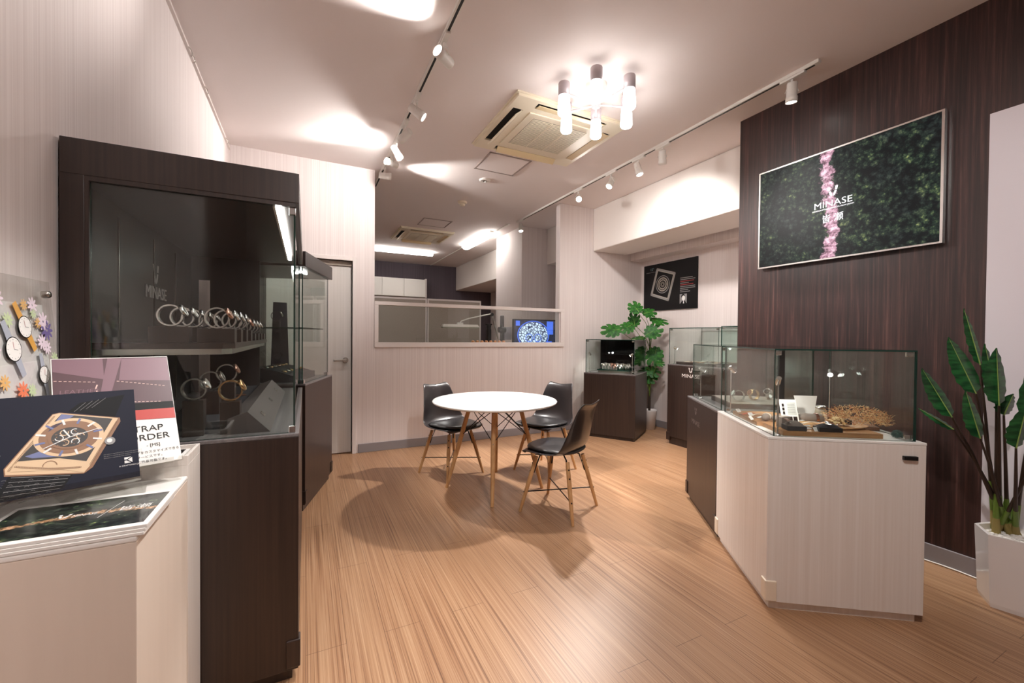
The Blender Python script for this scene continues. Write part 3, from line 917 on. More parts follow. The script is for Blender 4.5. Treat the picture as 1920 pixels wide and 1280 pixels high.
# ------------------------------------------------------------------ tall showcase on the left
tc = thing('tall_showcase', 'tall dark glazed showcase beside the entrance wall, with canopy, light strip and shelves of watches', 'display case', (XL, 1.69, 0))
CW, CD = .636, 1.46   # local x 0.008..CW, y 0..CD
x0 = .008
MB().box(x0, CW, 0, CD, .05, .90).build('cabinet_body', tc, m_cab, bev=.002)
MB().box(x0 + .02, CW - .02, .03, CD - .02, 0, .05).build('plinth', tc, m_cab)
MB().box(x0, CW + .001, -.001, CD, .90, .912).build('countertop', tc, m_cabtop, bev=.002)
MB().box(CW - .04, CW + .007, -.007, .04, .06, .16).build('corner_guard', tc, m_cab, bev=.004)
MB().box(x0, CW, 0, CD, 1.742, 1.849).build('canopy', tc, m_cab, bev=.002)
MB().box(x0, .062, 0, .02, .912, 1.742).build('front_stile', tc, m_cab, bev=.001)
MB().box(x0, .03, .02, CD, .912, 1.742).build('back_panel', tc, m_cabin)
f = MB(); f.box(.062, CW - .012, .002, .010, 1.728, 1.742); f.box(.062, .072, .002, .012, .912, 1.728)
f.build('glazing_bead', tc, m_cab)
pane(tc, .072, CW - .012, .012, .018, .914, 1.728)
pane(tc, CW - .018, CW - .012, .019, CD - .01, .914, 1.738)
pane(tc, .39, CW - .02, CD - .014, CD - .008, .914, 1.738)
MB().box(.03, .068, CD - .02, CD - .002, .912, 1.742).box(.068, .126, CD - .02, CD - .002, 1.60, 1.742).box(.126, .39, CD - .02, CD - .002, .912, 1.742).build('end_panel', tc, m_cabin)
for z in (.925, 1.715):
    clampm(tc, CW - .022, .02, z, .022, .02, .026)
clampm(tc, CW - .02, .5, .93, .012, .04, .03)
MB().box(.56, .578, .02, 1.19, 1.722, 1.741, m_strip).box(.552, .56, .02, 1.19, 1.722, 1.741, m_white).build('light_strip', tc)
for z in (1.5,):
    for y in (.35, .75, 1.1):
        MB().box(.03, .034, y, y + .008, .93, 1.70).build('shelf_standard', tc, m_steel)
sh = MB(); sh.prism([(.034, .05), (.40, .05), (.43, .10), (.43, 1.42), (.034, 1.42)], WZ - .02, WZ, m_cab)
sh.prism([(.04, .055), (.395, .055), (.42, .10), (.42, 1.41), (.04, 1.41)], WZ - .040, WZ - .0205, m_steel)
sh.build('shelf', tc)
# lettering on its inner back panel (facing +X)
MLt = frame((.0305, 0, 0), (0, 1, 0), (0, 0, 1))
m_logol = mat('pale_metal_lettering', sr(210, 206, 202), .45, .3)
lg = MB(); emblem(lg, .785, 1.545, .085, m_logol, MLt, .0008)
lg.text('MINASE', .080, .785, 1.43, m_logol, MLt, .0008, ext=.002, align='CENTER', sx=1.1)
lg.build('lettering', tc)

GW = 'watches on the upper shelf of the tall showcase'
kA = [K_SS, K_SW, K_SS, K_BK, K_SS]
kB = [K_SR, K_SS, K_SW, K_SS, K_SR, K_SS, K_SW, K_SS]
for k in range(5):
    y = 1.81 + .155 * k
    stand_watch(-.42, y, WZ, .056, kA[k], '%s watch from the front glass in the row nearer the lettered back panel' % ords[k], '%s dark block from the front glass carrying a watch in the back-panel row' % ords[k], 0, GW)
for k in range(8):
    y = 1.80 + .165 * k
    stand_watch(-.285, y, WZ, .050 if k < 4 else .035, kB[k], '%s watch from the front glass in the row along the shelf edge' % ords[k], '%s dark block from the front glass carrying a watch in the shelf-edge row' % ords[k], 0, GW)
GL = 'watches on the lower level of the tall showcase'
for x, y, h_, k, l1, l2 in ((-.352, 1.80, .125, K_SW, 'large thin-edged silver watch low behind the front glass, nearest the printed cards', 'tall block under the silver watch nearest the printed cards'),
                        (-.335, 1.98, .135, K_SS, 'silver watch low in the showcase just behind the one nearest the printed cards', 'tall block in second place behind the printed cards'),
                        (-.245, 1.80, .115, K_GB, 'gold-toned open watch low behind the front glass beside the lettered wedge', 'tall block beside the lettered wedge'),
                        (-.30, 2.10, .155, K_SR, 'highest watch of the lower level with brownish dial, behind the two front ones', 'highest block of the lower level')):
    stand_watch(x, y, .912, h_, k, l1, l2, 0, GL, (.06, .05))
# wedge with small silver plates
wg = thing('display_wedge', 'long dark sloping display wedge with three small silver plates along the showcase edge', 'display stand', (0, 0, .912))
w_ = MB(); pts = [(-.118, 0), (-.19, .078), (-.25, .055), (-.25, 0)]
vs = [(p[0], y, p[1]) for y in (1.76, 2.95) for p in pts]
w_.add(vs, [(0, 1, 2, 3), (7, 6, 5, 4), (0, 4, 5, 1), (1, 5, 6, 2), (2, 6, 7, 3), (3, 7, 4, 0)], mat('taupe_wedge', sr(78, 70, 68), .5))
w_.build('wedge', wg)
MW = frame((-.118, 1.76, 0), (0, 1, 0), (-.072, 0, .078))
for k in range(3):
    q = MB(); u = .16 + .40 * k
    q.box(u - .022, u + .022, .045, .066, .0002, .002, m_steel, MW); q.line2([(u - .016, .05), (u - .008, .062), (u, .05), (u + .008, .062), (u + .016, .05)], .002, m_black, MW, .0022)
    q.build('plate', wg)
# strap trays beside it
for k in range(5):
    y = 1.80 + .23 * k
    t = thing('watch_tray', '%s slim dark strap tray from the front glass, lying inside the lettered wedge' % ords[k], 'tray', (-.37, y, .912), 0, 'dark trays on the showcase floor')
    q = MB(); q.add([(-.10, 0, 0), (.11, 0, 0), (.11, .19, 0), (-.10, .19, 0), (-.10, 0, .02), (.11, 0, .02), (.11, .19, .05), (-.10, .19, .05)],
                    [(3, 2, 1, 0), (4, 5, 6, 7), (0, 1, 5, 4), (1, 2, 6, 5), (2, 3, 7, 6), (3, 0, 4, 7)])
    q.build('pad', t, m_felt, bev=.002)
    if k in (1, 2, 3):
        M = frame((0, .05, .0285), (1, 0, 0), (0, 1, .158))
        s_ = thing('flat_watch', '%s watch lying flat with open strap on a dark tray' % ords[k - 1], 'watch', (-.37, y, .912), 0, 'watches lying on the trays')
        MB().box(-.08, .085, .038, .054, .0005, .003, (m_strapb, m_straph, m_strapb)[k - 1], M).build('strap', s_, bev=.001)
        MB().lathe([(.001, .008), (.017, .008), (.02, .006), (.02, .0005)], m_chrome, 20, M @ T(0, .046, 0)).build('watch_case', s_)
        MB().lathe([(.001, .0085), (.0155, .0085)], m_dialw, 20, M @ T(0, .046, 0), False).build('dial', s_)

# ------------------------------------------------------------------ second showcase, turned
RS = math.radians(73.3)
sc2 = thing('corner_showcase', 'dark showcase with glass sides and thin canopy between tall showcase and door', 'display case', (-.006, 3.30, 0), RS)
# local x runs away from camera (width .73), local +y runs to the wall (depth)
W2, D2 = .735, .56
MB().box(0, W2, 0, D2, .05, .905).build('cabinet_body', sc2, m_cab, bev=.002)
MB().box(.02, W2 - .02, .02, D2 - .02, 0, .05).build('plinth', sc2, m_cab)
MB().box(-.001, W2 + .001, -.001, D2, .905, .917).build('countertop', sc2, m_cabtop, bev=.002)
MB().box(0, W2, 0, D2, 1.755, 1.862).build('canopy', sc2, m_cab, bev=.002)
MB().box(0, W2, D2 - .02, D2, .917, 1.755).build('back_panel', sc2, m_cab)
MB().box(0, .015, .36, D2 - .02, .917, 1.755).build('side_panel', sc2, m_cab)
pane(sc2, .01, W2 - .06, .02, .026, .919, 1.753); pane(sc2, .016, .022, .03, .36, .919, 1.753); pane(sc2, W2 - .066, W2 - .06, .028, D2 - .022, .919, 1.753)
MB().box(.04, .34, .09, .105, 1.741, 1.754, m_strip).build('light_strip', sc2)
for x in (.03, W2 - .08): clampm(sc2, x, .03, .93, .03, .03, .03)
for x in (0, W2): MB().box(x - (.04 if x else .007), x + (.007 if x else .04), -.007, .04, .06, .15).build('corner_guard', sc2, m_cab, bev=.004)
q = pane(sc2, .06, W2 - .09, .05, D2 - .04, 1.312, 1.322, 'glass_shelf', m_gshelf)
M2 = Matrix.Translation((-.006, 3.30, 0)) @ RZ(RS)
def s2(lx, ly, z): return M2 @ Vector((lx, ly, z))
pp = s2(.30, .30, 1.3225)
stand_watch(pp.x, pp.y, pp.z, .05, K_BK, 'single dark watch on a black block on the green glass shelf of the corner showcase', 'black block on the green glass shelf of the corner showcase', 0, None, (.05, .04), m_black)
# ramp with watches on the showcase floor
pp = s2(.10, .10, .918)
rp = thing('watch_ramp', 'dark curved ramp of gold and silver watches on the floor of the corner showcase', 'display stand', (pp.x, pp.y, pp.z), RS)
q = MB(); prof = [(.0, 0), (.0, .05), (.03, .052)] + [(.03 + .25 * k / 8, .052 + .055 * math.sin(PI / 2 * k / 8)) for k in range(1, 9)] + [(.30, .10), (.30, 0)]
vs = [(x, p[0], p[1]) for x in (0, .48) for p in prof]; m_ = len(prof)
q.add(vs, [tuple(range(m_)), tuple(range(2 * m_ - 1, m_ - 1, -1))] + [(i, m_ + i, m_ + (i + 1) % m_, (i + 1) % m_) for i in range(m_)], m_felt)
q.build('ramp', rp)
mm = [m_gold, m_steel, m_gold, m_steel, m_rose, m_gold]
MR = Matrix.Translation(pp) @ RZ(RS)
for k in range(6):
    for r_ in range(2):
        yy = .09 + .12 * r_; zz = .052 + .055 * math.sin(PI / 2 * (yy - .03) / .25) + .002
        P_ = MR @ Vector((.05 + k * .075, yy, zz))
        s_ = thing('flat_watch', '%s watch of the %s row lying on the curved ramp in the corner showcase' % (ords[k], ('lower', 'upper')[r_]), 'watch', P_, RS, 'watches lying on the curved ramp')
        M = RX(math.atan(.055 * PI / 2 / .25 * math.cos(PI / 2 * (yy - .03) / .25)))
        MB().box(-.008, .008, -.045, .045, .0, .003, m_straph, M).build('strap', s_, bev=.001)
        MB().lathe([(.001, .009), (.014, .009), (.017, .006), (.017, .001)], mm[(k + r_) % 6], 18, M).build('watch_case', s_)
# upright dark information board inside
pp = s2(.60, .38, .918)
t = thing('info_board', 'upright slim navy information board inside the corner showcase', 'sign', (pp.x, pp.y, pp.z), math.radians(10))
MB().add([(-.07, 0, 0), (.07, 0, 0), (.05, 0, .62), (-.05, 0, .62), (-.07, .01, 0), (.07, .01, 0), (.05, .01, .62), (-.05, .01, .62)],
         [(0, 1, 2, 3), (7, 6, 5, 4), (0, 4, 5, 1), (1, 5, 6, 2), (2, 6, 7, 3), (3, 7, 4, 0)], m_navy).build('board', t)

# ------------------------------------------------------------------ white cabinets near the camera
fc_ = thing('white_cabinet', 'white low cabinet nearest the camera carrying the forest brochures', 'cabinet', (XL + .003, 1.11, 0))
MB().box(0, .343, 0, .41, 0, .838, striped('beige_laminate', sr(226, 210, 196), sr(230, 214, 200), (20, 20, 1), .45, 0)).build('cabinet_body', fc_, bev=.002)
MB().box(-.0, .344, -.002, .41, .838, .85).build('countertop', fc_, m_wtop, bev=.004)
bc_ = thing('white_cabinet', 'slightly taller narrow white cabinet with leaflets against the tall dark showcase', 'cabinet', (XL + .003, 1.524, 0))
b = MB(); b.box(0, .343, 0, .158, 0, .88); b.box(0, .343, 0, .008, .88, .908); b.box(0, .343, .150, .158, .88, .908); b.box(.335, .343, .008, .150, .88, .908)
b.build('cabinet_body', bc_, m_wcab, bev=.001)
for k in range(3):
    q = MB(); q.box(-.45, -.335, 1.545, 1.66, .8815 + .006 * k, .8865 + .006 * k, m_paper, None)
    if k == 2: q.box(-.44, -.345, 1.55, 1.655, .8985, .8990, m_blackp)
    tag(q.build('leaflet', None), ('lowest leaflet of the small pile', 'middle leaflet of the small pile', 'top leaflet of the small pile with dark cover')[k] + ' in the narrow white cabinet', 'leaflet', 'leaflets in the narrow cabinet')
m_fb = forest('brochure_picture', 36.0, (.085, .016, .013, 16.0), bright=1.8, tan=True)
for k in range(3):
    lb = ['bottom brochure of the stack on the white cabinet', 'middle brochure of the stack on the white cabinet', 'top brochure with white-bordered forest photo on the white cabinet'][k]
    t = thing('brochure', lb, 'brochure', (-.59 + .002 * k, 1.108 + .002 * k, .8505 + .007 * k), 0, 'forest brochures on the white cabinet')
    q = MB().box(0, .288, 0, .222, 0, .0065, m_paper); q.build('booklet', t, bev=.001)
    if k == 2:
        q = MB(); q.add([(0, 0, 0), (.190, 0, 0), (.190, .268, 0), (0, .268, 0)], [(0, 1, 2, 3)])
        o_ = q.build('cover_picture', t, m_fb); o_.matrix_local = T(.278, .016, .0068) @ RZ(PI / 2)
        q = MB(); Mb = T(.0, 0, .0072)
        Mr = Mb @ T(.155, .13, 0) @ RZ(0.0)
        emblem(q, -.038, -.012, .022, m_whitep, Mr, .0)
        q.text('MINASE', .020, -.024, -.024, m_whitep, Mr, 0, sx=.62, align='LEFT')
        q.line2([(.028, -.05), (.045, .045)], .0012, m_whitep, Mr, 0)
        q.text('皆瀬', .03, .05, -.02, m_whitep, Mr, 0)
        q.build('cover_lettering', t)


def board_matrix(P, e, th):
    """P = bottom corner at the high-u end; e = unit vector towards the other end; th = lean back"""
    bk = Vector((e[1], -e[0], 0))
    if bk.y < 0: bk = -bk
    up = Vector((0, 0, 1)) * math.cos(th) + bk * math.sin(th)
    return frame(P, (-e[0], -e[1], 0), up)


E_ = (-.914, -.405)
# navy watch poster in an acrylic holder
Wn, Hn = .268, .2256
Mn = board_matrix((-.372, 1.339, .9128), E_, .38) @ T(-Wn, 0, 0)
nv = thing('counter_poster', 'navy counter poster of an engraved gold square watch in a clear stand', 'poster', (0, 0, 0))
pb = MB().box(0, Wn, 0, Hn, -.003, 0, m_navy, Mn).build('print_board', nv)
a = MB(); a.box(-.002, Wn + .002, -.006, .012, .001, .004, m_acryl, Mn); a.box(-.002, Wn + .002, -.008, -.005, -.02, .006, m_acryl, Mn)
B0 = Mn @ Vector((0, -.008, 0)); B1 = Mn @ Vector((Wn, -.008, 0))
Bm = B0.lerp(B1, .45)
a.prism([(Bm.x, Bm.y + .06), (B1.x, B1.y + .03), (B1.x - .02, B1.y + .12), (Bm.x, Bm.y + .12)], .8505, .856, m_acryl)
a.add([(Bm.x, Bm.y + .06, .856), (B1.x, B1.y + .03, .856), (B1.x, B1.y, B1.z), (Bm.x, Bm.y, B0.z)], [(0, 1, 2, 3)], m_acryl)
a.build('acrylic_stand', nv)
g = MB()
m_go = mat('gold_print', sr(222, 190, 152), .4); m_gd = mat('bronze_print', sr(140, 98, 66), .4); m_lav = mat('lavender_print', sr(104, 112, 158), .4); m_dk = mat('ink_dark_brown', sr(36, 26, 24), .4); m_strapp = mat('strap_print', sr(12, 12, 16), .5, spec=.25)
def P2(x, y): return (.0415 + x / 1300 * .218, (1080 - y) / 1090 * Hn)   # from poster-view pixel notes
def poly(pts, mt, n): g.p2([P2(*q) for q in pts][::-1], mt, Mn, n)
# straps
poly([(130, 790), (700, 880), (560, 1060), (0, 1075), (0, 1000)], m_strapp, .0004)
poly([(640, 200), (760, 110), (1240, 50), (1120, 320)], m_strapp, .0004)
for k in range(9):
    for j in range(7):
        u_ = 60 + 75 * j - 12 * k; v_ = 880 + 10 * j + 22 * k
        g.annulus2(*P2(u_, v_), .0034, .0040, m_bakelite if (k + j) % 3 else m_greyp, Mn, .0006, 12, .3, 2.6, f=.7)
for k in range(5):
    a0 = P2(120 - 20 * k, 850 + 45 * k); a1 = P2(640 - 25 * k, 930 + 30 * k); g.line2([a0, a1], .0008, m_greyp, Mn, .0006)
for k in range(4):
    g.line2([P2(700 + 60 * k, 210 - 10 * k), P2(820 + 70 * k, 110 - 12 * k)], .0006, m_greyp, Mn, .0006)
# case
poly([(490, 215), (560, 205), (1170, 335), (1175, 385), (860, 880), (770, 935), (65, 830), (60, 750)], m_gd, .0006)
poly([(495, 222), (555, 212), (1150, 340), (1130, 380), (830, 860), (770, 925), (75, 815), (70, 755)], m_go, .0008)
poly([(575, 225), (1090, 340), (800, 800), (540, 720), (170, 690)], m_dk, .0010)
poly([(575, 228), (700, 255), (440, 420)], m_lav, .0012)
poly([(240, 650), (430, 600), (520, 700), (300, 680)], m_lav, .0012)
poly([(150, 715), (330, 705), (560, 740), (790, 810), (765, 920), (560, 850), (110, 790)], m_go, .0014)
# dial: gold ring and inner medallion
cu, cv = P2(650, 500); ru = 340 / 1300 * .218; rv = 215 / 1090 * Hn
def el(r0, r1, mt, n, a0=0, a1=2 * PI): g.annulus2(cu, cv, ru * r0, ru * r1, mt, Mn, n, 56, a0, a1, f=rv / ru)
el(.0, 1.0, m_gd, .0012); el(.86, 1.0, m_go, .0014); el(.0, .62, m_dk, .0016); el(.52, .62, m_gd, .0018)
for k in range(12):
    a = k * PI / 6 + .2; c0, s0 = math.cos(a), math.sin(a)
    g.line2([(cu + ru * .7 * c0, cv + rv * .7 * s0), (cu + ru * .98 * c0, cv + rv * .98 * s0)], .004, m_whitep if k % 2 else m_lav, Mn, .0018)
for k in range(6):
    a = k * PI / 3; g.annulus2(cu + ru * .3 * math.cos(a), cv + rv * .3 * math.sin(a), .0055, .0072, m_whitep if k % 2 else m_go, Mn, .002, 18, a, a + 4.6)
for k in range(40):
    a = random.random() * 6.28; r_ = .1 + .42 * random.random(); g.disc2(cu + ru * r_ * math.cos(a), cv + rv * r_ * math.sin(a), .0012, m_gd, Mn, .0019, 8)
g.line2([P2(400, 595), P2(650, 500), P2(950, 435)], .0016, m_whitep, Mn, .0024); g.line2([P2(590, 410), P2(650, 500)], .0028, m_whitep, Mn, .0024)
# engraved borders
for k in range(46):
    s_ = k / 46; x = 75 + 410 * s_; y = 770 - 540 * s_
    g.annulus2(*P2(x + 28, y + 5), .0012, .0018, m_gd, Mn, .0012, 10)
for k in range(40):
    s_ = k / 40; g.annulus2(*P2(840 + 300 * s_, 840 - 470 * s_), .0012, .0018, m_gd, Mn, .0014, 10)
for k in range(44):
    s_ = k / 44; g.annulus2(*P2(160 + 590 * s_, 745 + 110 * s_ + 20 * math.sin(s_ * 3)), .0014, .002, m_gd, Mn, .0018, 10)
el2 = P2(455, 790); g.annulus2(el2[0], el2[1], .010, .0115, m_gd, Mn, .0020, 30, 0, PI)
# crown
g.disc2(*P2(1050, 605), .0095, m_greyp, Mn, .002, 20); g.disc2(*P2(1045, 600), .005, m_whitep, Mn, .0022, 16)
# corner mark and small print
x, y = P2(1190, 900); sq = .0145
g.rect2(x, y, x + sq, y + sq, m_whitep, Mn, .001); g.line2([(x - .001, y + sq * .55), (x + sq * .3, y + sq * .55), (x + sq, y + sq * 1.0)], .0018, m_navy, Mn, .0014); g.line2([(x + sq * .3, y + sq * .55), (x + sq, y - .001)], .0018, m_navy, Mn, .0014)
g.text('A CRAFTSMAN JAPAN', .0048, *P2(1130, 935), m_whitep, Mn, .001)
for k in range(3): g.text('each piece is engraved by hand, finished and signed by its maker'[:60 - 18 * (k == 2)], .0029, *P2(975, 765 + 22 * k), m_greyp, Mn, .001)
for k, s_ in enumerate('ARTWATCH'): g.text(s_, .006, *P2(0, 470 + 52 * k), m_greyp, Mn, .001)
g.build('print', pb)

# strap order card
Ws, Hs = .245, .34
Ms = board_matrix((-.319, 1.483, .91), E_, .56) @ T(-Ws, 0, 0)
cd = thing('strap_order_card', 'white and leather-photo strap order card in clear stand behind the navy poster', 'card', (0, 0, 0))
pb = MB().box(0, Ws, 0, Hs, -.003, 0, m_paper, Ms).build('card_board', cd)
g = MB(); m_plum = mat('plum_leather_print', sr(92, 68, 74), .35); m_plum2 = mat('mauve_leather_print', sr(132, 102, 112), .35); m_pk = mat('stitch_print', sr(226, 190, 180), .4); m_rd = mat('red_leather_print', sr(186, 60, 52), .35)
g.rect2(.002, .145, Ws - .001, Hs - .002, m_plum, Ms, .0004)
g.p2([(.003, .30), (.10, .27), (.10, Hs - .003), (.003, Hs - .003)], m_plum2, Ms, .0006); g.p2([(.13, .265), (Ws - .002, .255), (Ws - .002, Hs - .006), (.14, Hs - .004)], m_plum2, Ms, .0006)
g.p2([(.085, .20), (.105, .20), (.14, Hs - .003), (.11, Hs - .003)], m_plum2, Ms, .0008)
g.p2([(.105, .145), (Ws - .002, .145), (Ws - .002, .185), (.105, .19)], m_blackp, Ms, .0006)
g.p2([(.10, .140), (Ws - .001, .130), (Ws - .001, .163), (.10, .168)], m_rd, Ms, .0008)
for v0, v1, u0, u1 in ((.272, .262, .004, .085), (.222, .212, .004, .075), (.262, .236, .125, Ws - .01), (.196, .186, .12, Ws - .02)):
    for k in range(int((u1 - u0) / .009)):
        s_ = k * .009 / (u1 - u0); g.line2([(u0 + k * .009, v0 + (v1 - v0) * s_), (u0 + k * .009 + .0055, v0 + (v1 - v0) * (s_ + .03))], .0016, m_pk, Ms, .001)
g.text('LEATHER', .0155, .012, .232, m_plum2, Ms, .001, sx=1.2, shear=.1)
for k in range(3): g.line2([(.079 + .001 * k, .205 + .018 * k), (.083 + .001 * k, .218 + .018 * k)], .003, m_pk, Ms, .001)
g.text('STRAP', .025, .135, .098, m_blackp, Ms, .001, sx=1.1); g.text('ORDER', .025, .135, .072, m_blackp, Ms, .001, sx=1.1)
g.text('- [MS]', .012, .172, .052, m_blackp, Ms, .001)
for k, s_ in enumerate(('ストラップをカスタマイズできる', 'オーダーサービスです。', '全モデルに装着可能です。')):
    g.text(s_, .0085, .115, .034 - .013 * k, m_blackp, Ms, .001)
g.build('print', pb)
a = MB(); B0 = Ms @ Vector((0, 0, -.004)); B1 = Ms @ Vector((Ws, 0, -.004))
a.box(-.002, Ws + .002, -.004, .010, .001, .004, m_acryl, Ms); a.box(.02, Ws - .02, -.004, Hs * .8, -.007, -.004, m_acryl, Ms)
a.add([(B0.x, B0.y, .851), (B1.x, B1.y, .851), (B1.x, B1.y, B1.z), (B0.x, B0.y, B0.z)], [(0, 1, 2, 3)], m_acryl)
a.add([(B0.x, B0.y, .851), (B1.x, B1.y, .851), (B1.x - .02, B1.y + .035, .851), (B0.x, B0.y + .07, .851)], [(0, 1, 2, 3)], m_acryl)
a.build('acrylic_stand', cd)

# flower print in acrylic, leaning by the wall
ff_ = thing('acrylic_photo_frame', 'clear acrylic frame with a pale flower and watch print leaning on the wall', 'picture frame', (0, 0, 0))
Wf, Hf = .275, .51
Mf = frame((-.60, 1.605 - Wf, .900), (.0, 1, 0), (-.09, -.14, 1))
MB().box(0, Wf, 0, Hf, 0, .005, m_acryl, Mf).build('front_sheet', ff_)
g = MB(); m_bloom = mat('pale_print', sr(220, 212, 214), .3); n = N(m_bloom)
fn = n.noise(n.coords((22, 22, 22)), 1.0, 4, .6); n.base(n.ramp(fn, [(.32, sr(234, 228, 232)), (.5, sr(246, 242, 243)), (.7, sr(252, 250, 248))]))
g.rect2(.01, .0, Wf - .035, Hf - .065, m_bloom, Mf, -.0006)
def flower(u, v, r, mt, k=9):
    for j in range(k):
        a = 2 * PI * j / k; g.disc2(u + r * .6 * math.cos(a), v + r * .6 * math.sin(a), r * .5, mt, Mf, .0052 + .0001 * (j % 3), 10, ry=r * .18, rot=a)
m_org = mat('orange_print', sr(224, 176, 110), .4); m_pur = mat('violet_print', sr(112, 96, 150), .4); m_grn = mat('leaf_print', sr(198, 212, 168), .4); m_pnk = mat('pink_print', sr(236, 216, 228), .4); m_strp = mat('yellow_strap_print', sr(216, 160, 78), .4); m_crl = mat('coral_print', sr(232, 126, 90), .4)
fl = [(.542, .395, .014, m_org), (.579, .376, .026, m_pur), (.566, .40, .024, m_pnk), (.526, .441, .020, m_pnk), (.526, .419, .013, m_grn), (.60, .30, .016, m_grn), (.55, .345, .02, m_pnk), (.38, .254, .018, m_org), (.443, .228, .022, m_crl), (.42, .40, .018, m_grn), (.49, .44, .014, m_org), (.57, .33, .018, m_pnk), (.36, .33, .02, m_pnk), (.39, .45, .022, m_pnk), (.48, .225, .016, m_grn)]
fl = [(u - .345, v, r, mt) for u, v, r, mt in fl if u > .352]
for u, v, r, mt in fl: flower(u, v, r, mt)
def pwatch(u, v, r, ang, band):
    d = (math.sin(ang), math.cos(ang)); q = (d[1], -d[0])
    def pt(a, b): return (u + d[0] * a + q[0] * b, v + d[1] * a + q[1] * b)
    for s_ in (1, -1):
        g.p2([pt(s_ * r * .9, -r * .4), pt(s_ * r * .9, r * .4), pt(s_ * r * 2.6, r * .33), pt(s_ * r * 2.6, -r * .33)][::s_], band, Mf, .0056)
    g.disc2(u, v, r * 1.08, m_bakelite, Mf, .0058, 28); g.disc2(u, v, r, m_paper, Mf, .006, 28)
    for k in range(12):
        a = k * PI / 6; g.disc2(u + r * .82 * math.cos(a), v + r * .82 * math.sin(a), r * .05, m_greyp, Mf, .0062, 6)
    g.line2([(u, v), pt(r * .6, r * .2)], r * .06, m_redp, Mf, .0062); g.line2([(u, v), pt(-r * .3, r * .45)], r * .06, m_greyp, Mf, .0062)
m_gband = mat('grey_band_print', sr(170, 174, 186), .4)
pwatch(.138, .384, .026, -.5, m_strp); pwatch(.082, .33, .028, -.4, m_gband); pwatch(.195, .259, .022, -.1, m_gband)
g.build('print', ff_)
for u, v in ((Wf - .018, Hf - .035), (.018, Hf - .035)):
    MB().lathe([(.001, .012), (.008, .012), (.010, .008), (.010, -.004)], m_steel, 16, Mf @ T(u, v, 0)).build('standoff', ff_)

# ------------------------------------------------------------------ table and chairs
TX, TY, TZ = 1.415, 3.165, .74
tb = thing('round_table', 'white round table on splayed beech legs with thin black wire bracing', 'table', (TX, TY, 0))
MB().lathe([(.001, TZ - .02), (.50, TZ - .02), (.513, TZ - .014), (.517, TZ - .006), (.512, TZ), (.001, TZ)], m_tabletop, 72).build('tabletop', tb)
feet = [(1.079 - TX, 3.40 - TY), (1.223 - TX, 2.775 - TY), (1.62 - TX, 3.53 - TY), (1.885 - TX, 3.07 - TY)]
# square the feet
fr_ = .40; a0 = math.atan2(feet[1][1], feet[1][0])
legs = []
for k in range(4):
    a = a0 + k * PI / 2
    ft = Vector((fr_ * math.cos(a), fr_ * math.sin(a), 0)); tp = Vector((.20 * math.cos(a), .20 * math.sin(a), TZ - .02))
    legs.append((ft, tp, a))
    MB().cyl(ft, ft + (tp - ft) * .5, .013, .019, n=16).cyl(ft + (tp - ft) * .5, tp, .019, .017, n=16).build('leg', tb, m_beech)
def lp(k, z): ft, tp, a = legs[k % 4]; return ft + (tp - ft) * (z / (TZ - .02))
for k in range(4):
    q = MB(); q.tube([lp(k, .69), lp(k + 1, .44)], .0035, n=6); q.tube([lp(k + 1, .69), lp(k, .44)], .0035, n=6)
    q.tube([Vector((0, 0, TZ - .025)), lp(k, .44)], .0035, n=6)
    q.build('wire_brace', tb, m_slot)
    q = MB()
    for z in (.44, .66):
        c0 = lp(k, z); d = Vector((math.cos(legs[k][2]), math.sin(legs[k][2]), 0)); q.cyl(c0 - d * .021, c0 + d * .021, .006, n=10)
    q.build('bolt', tb, m_steel)


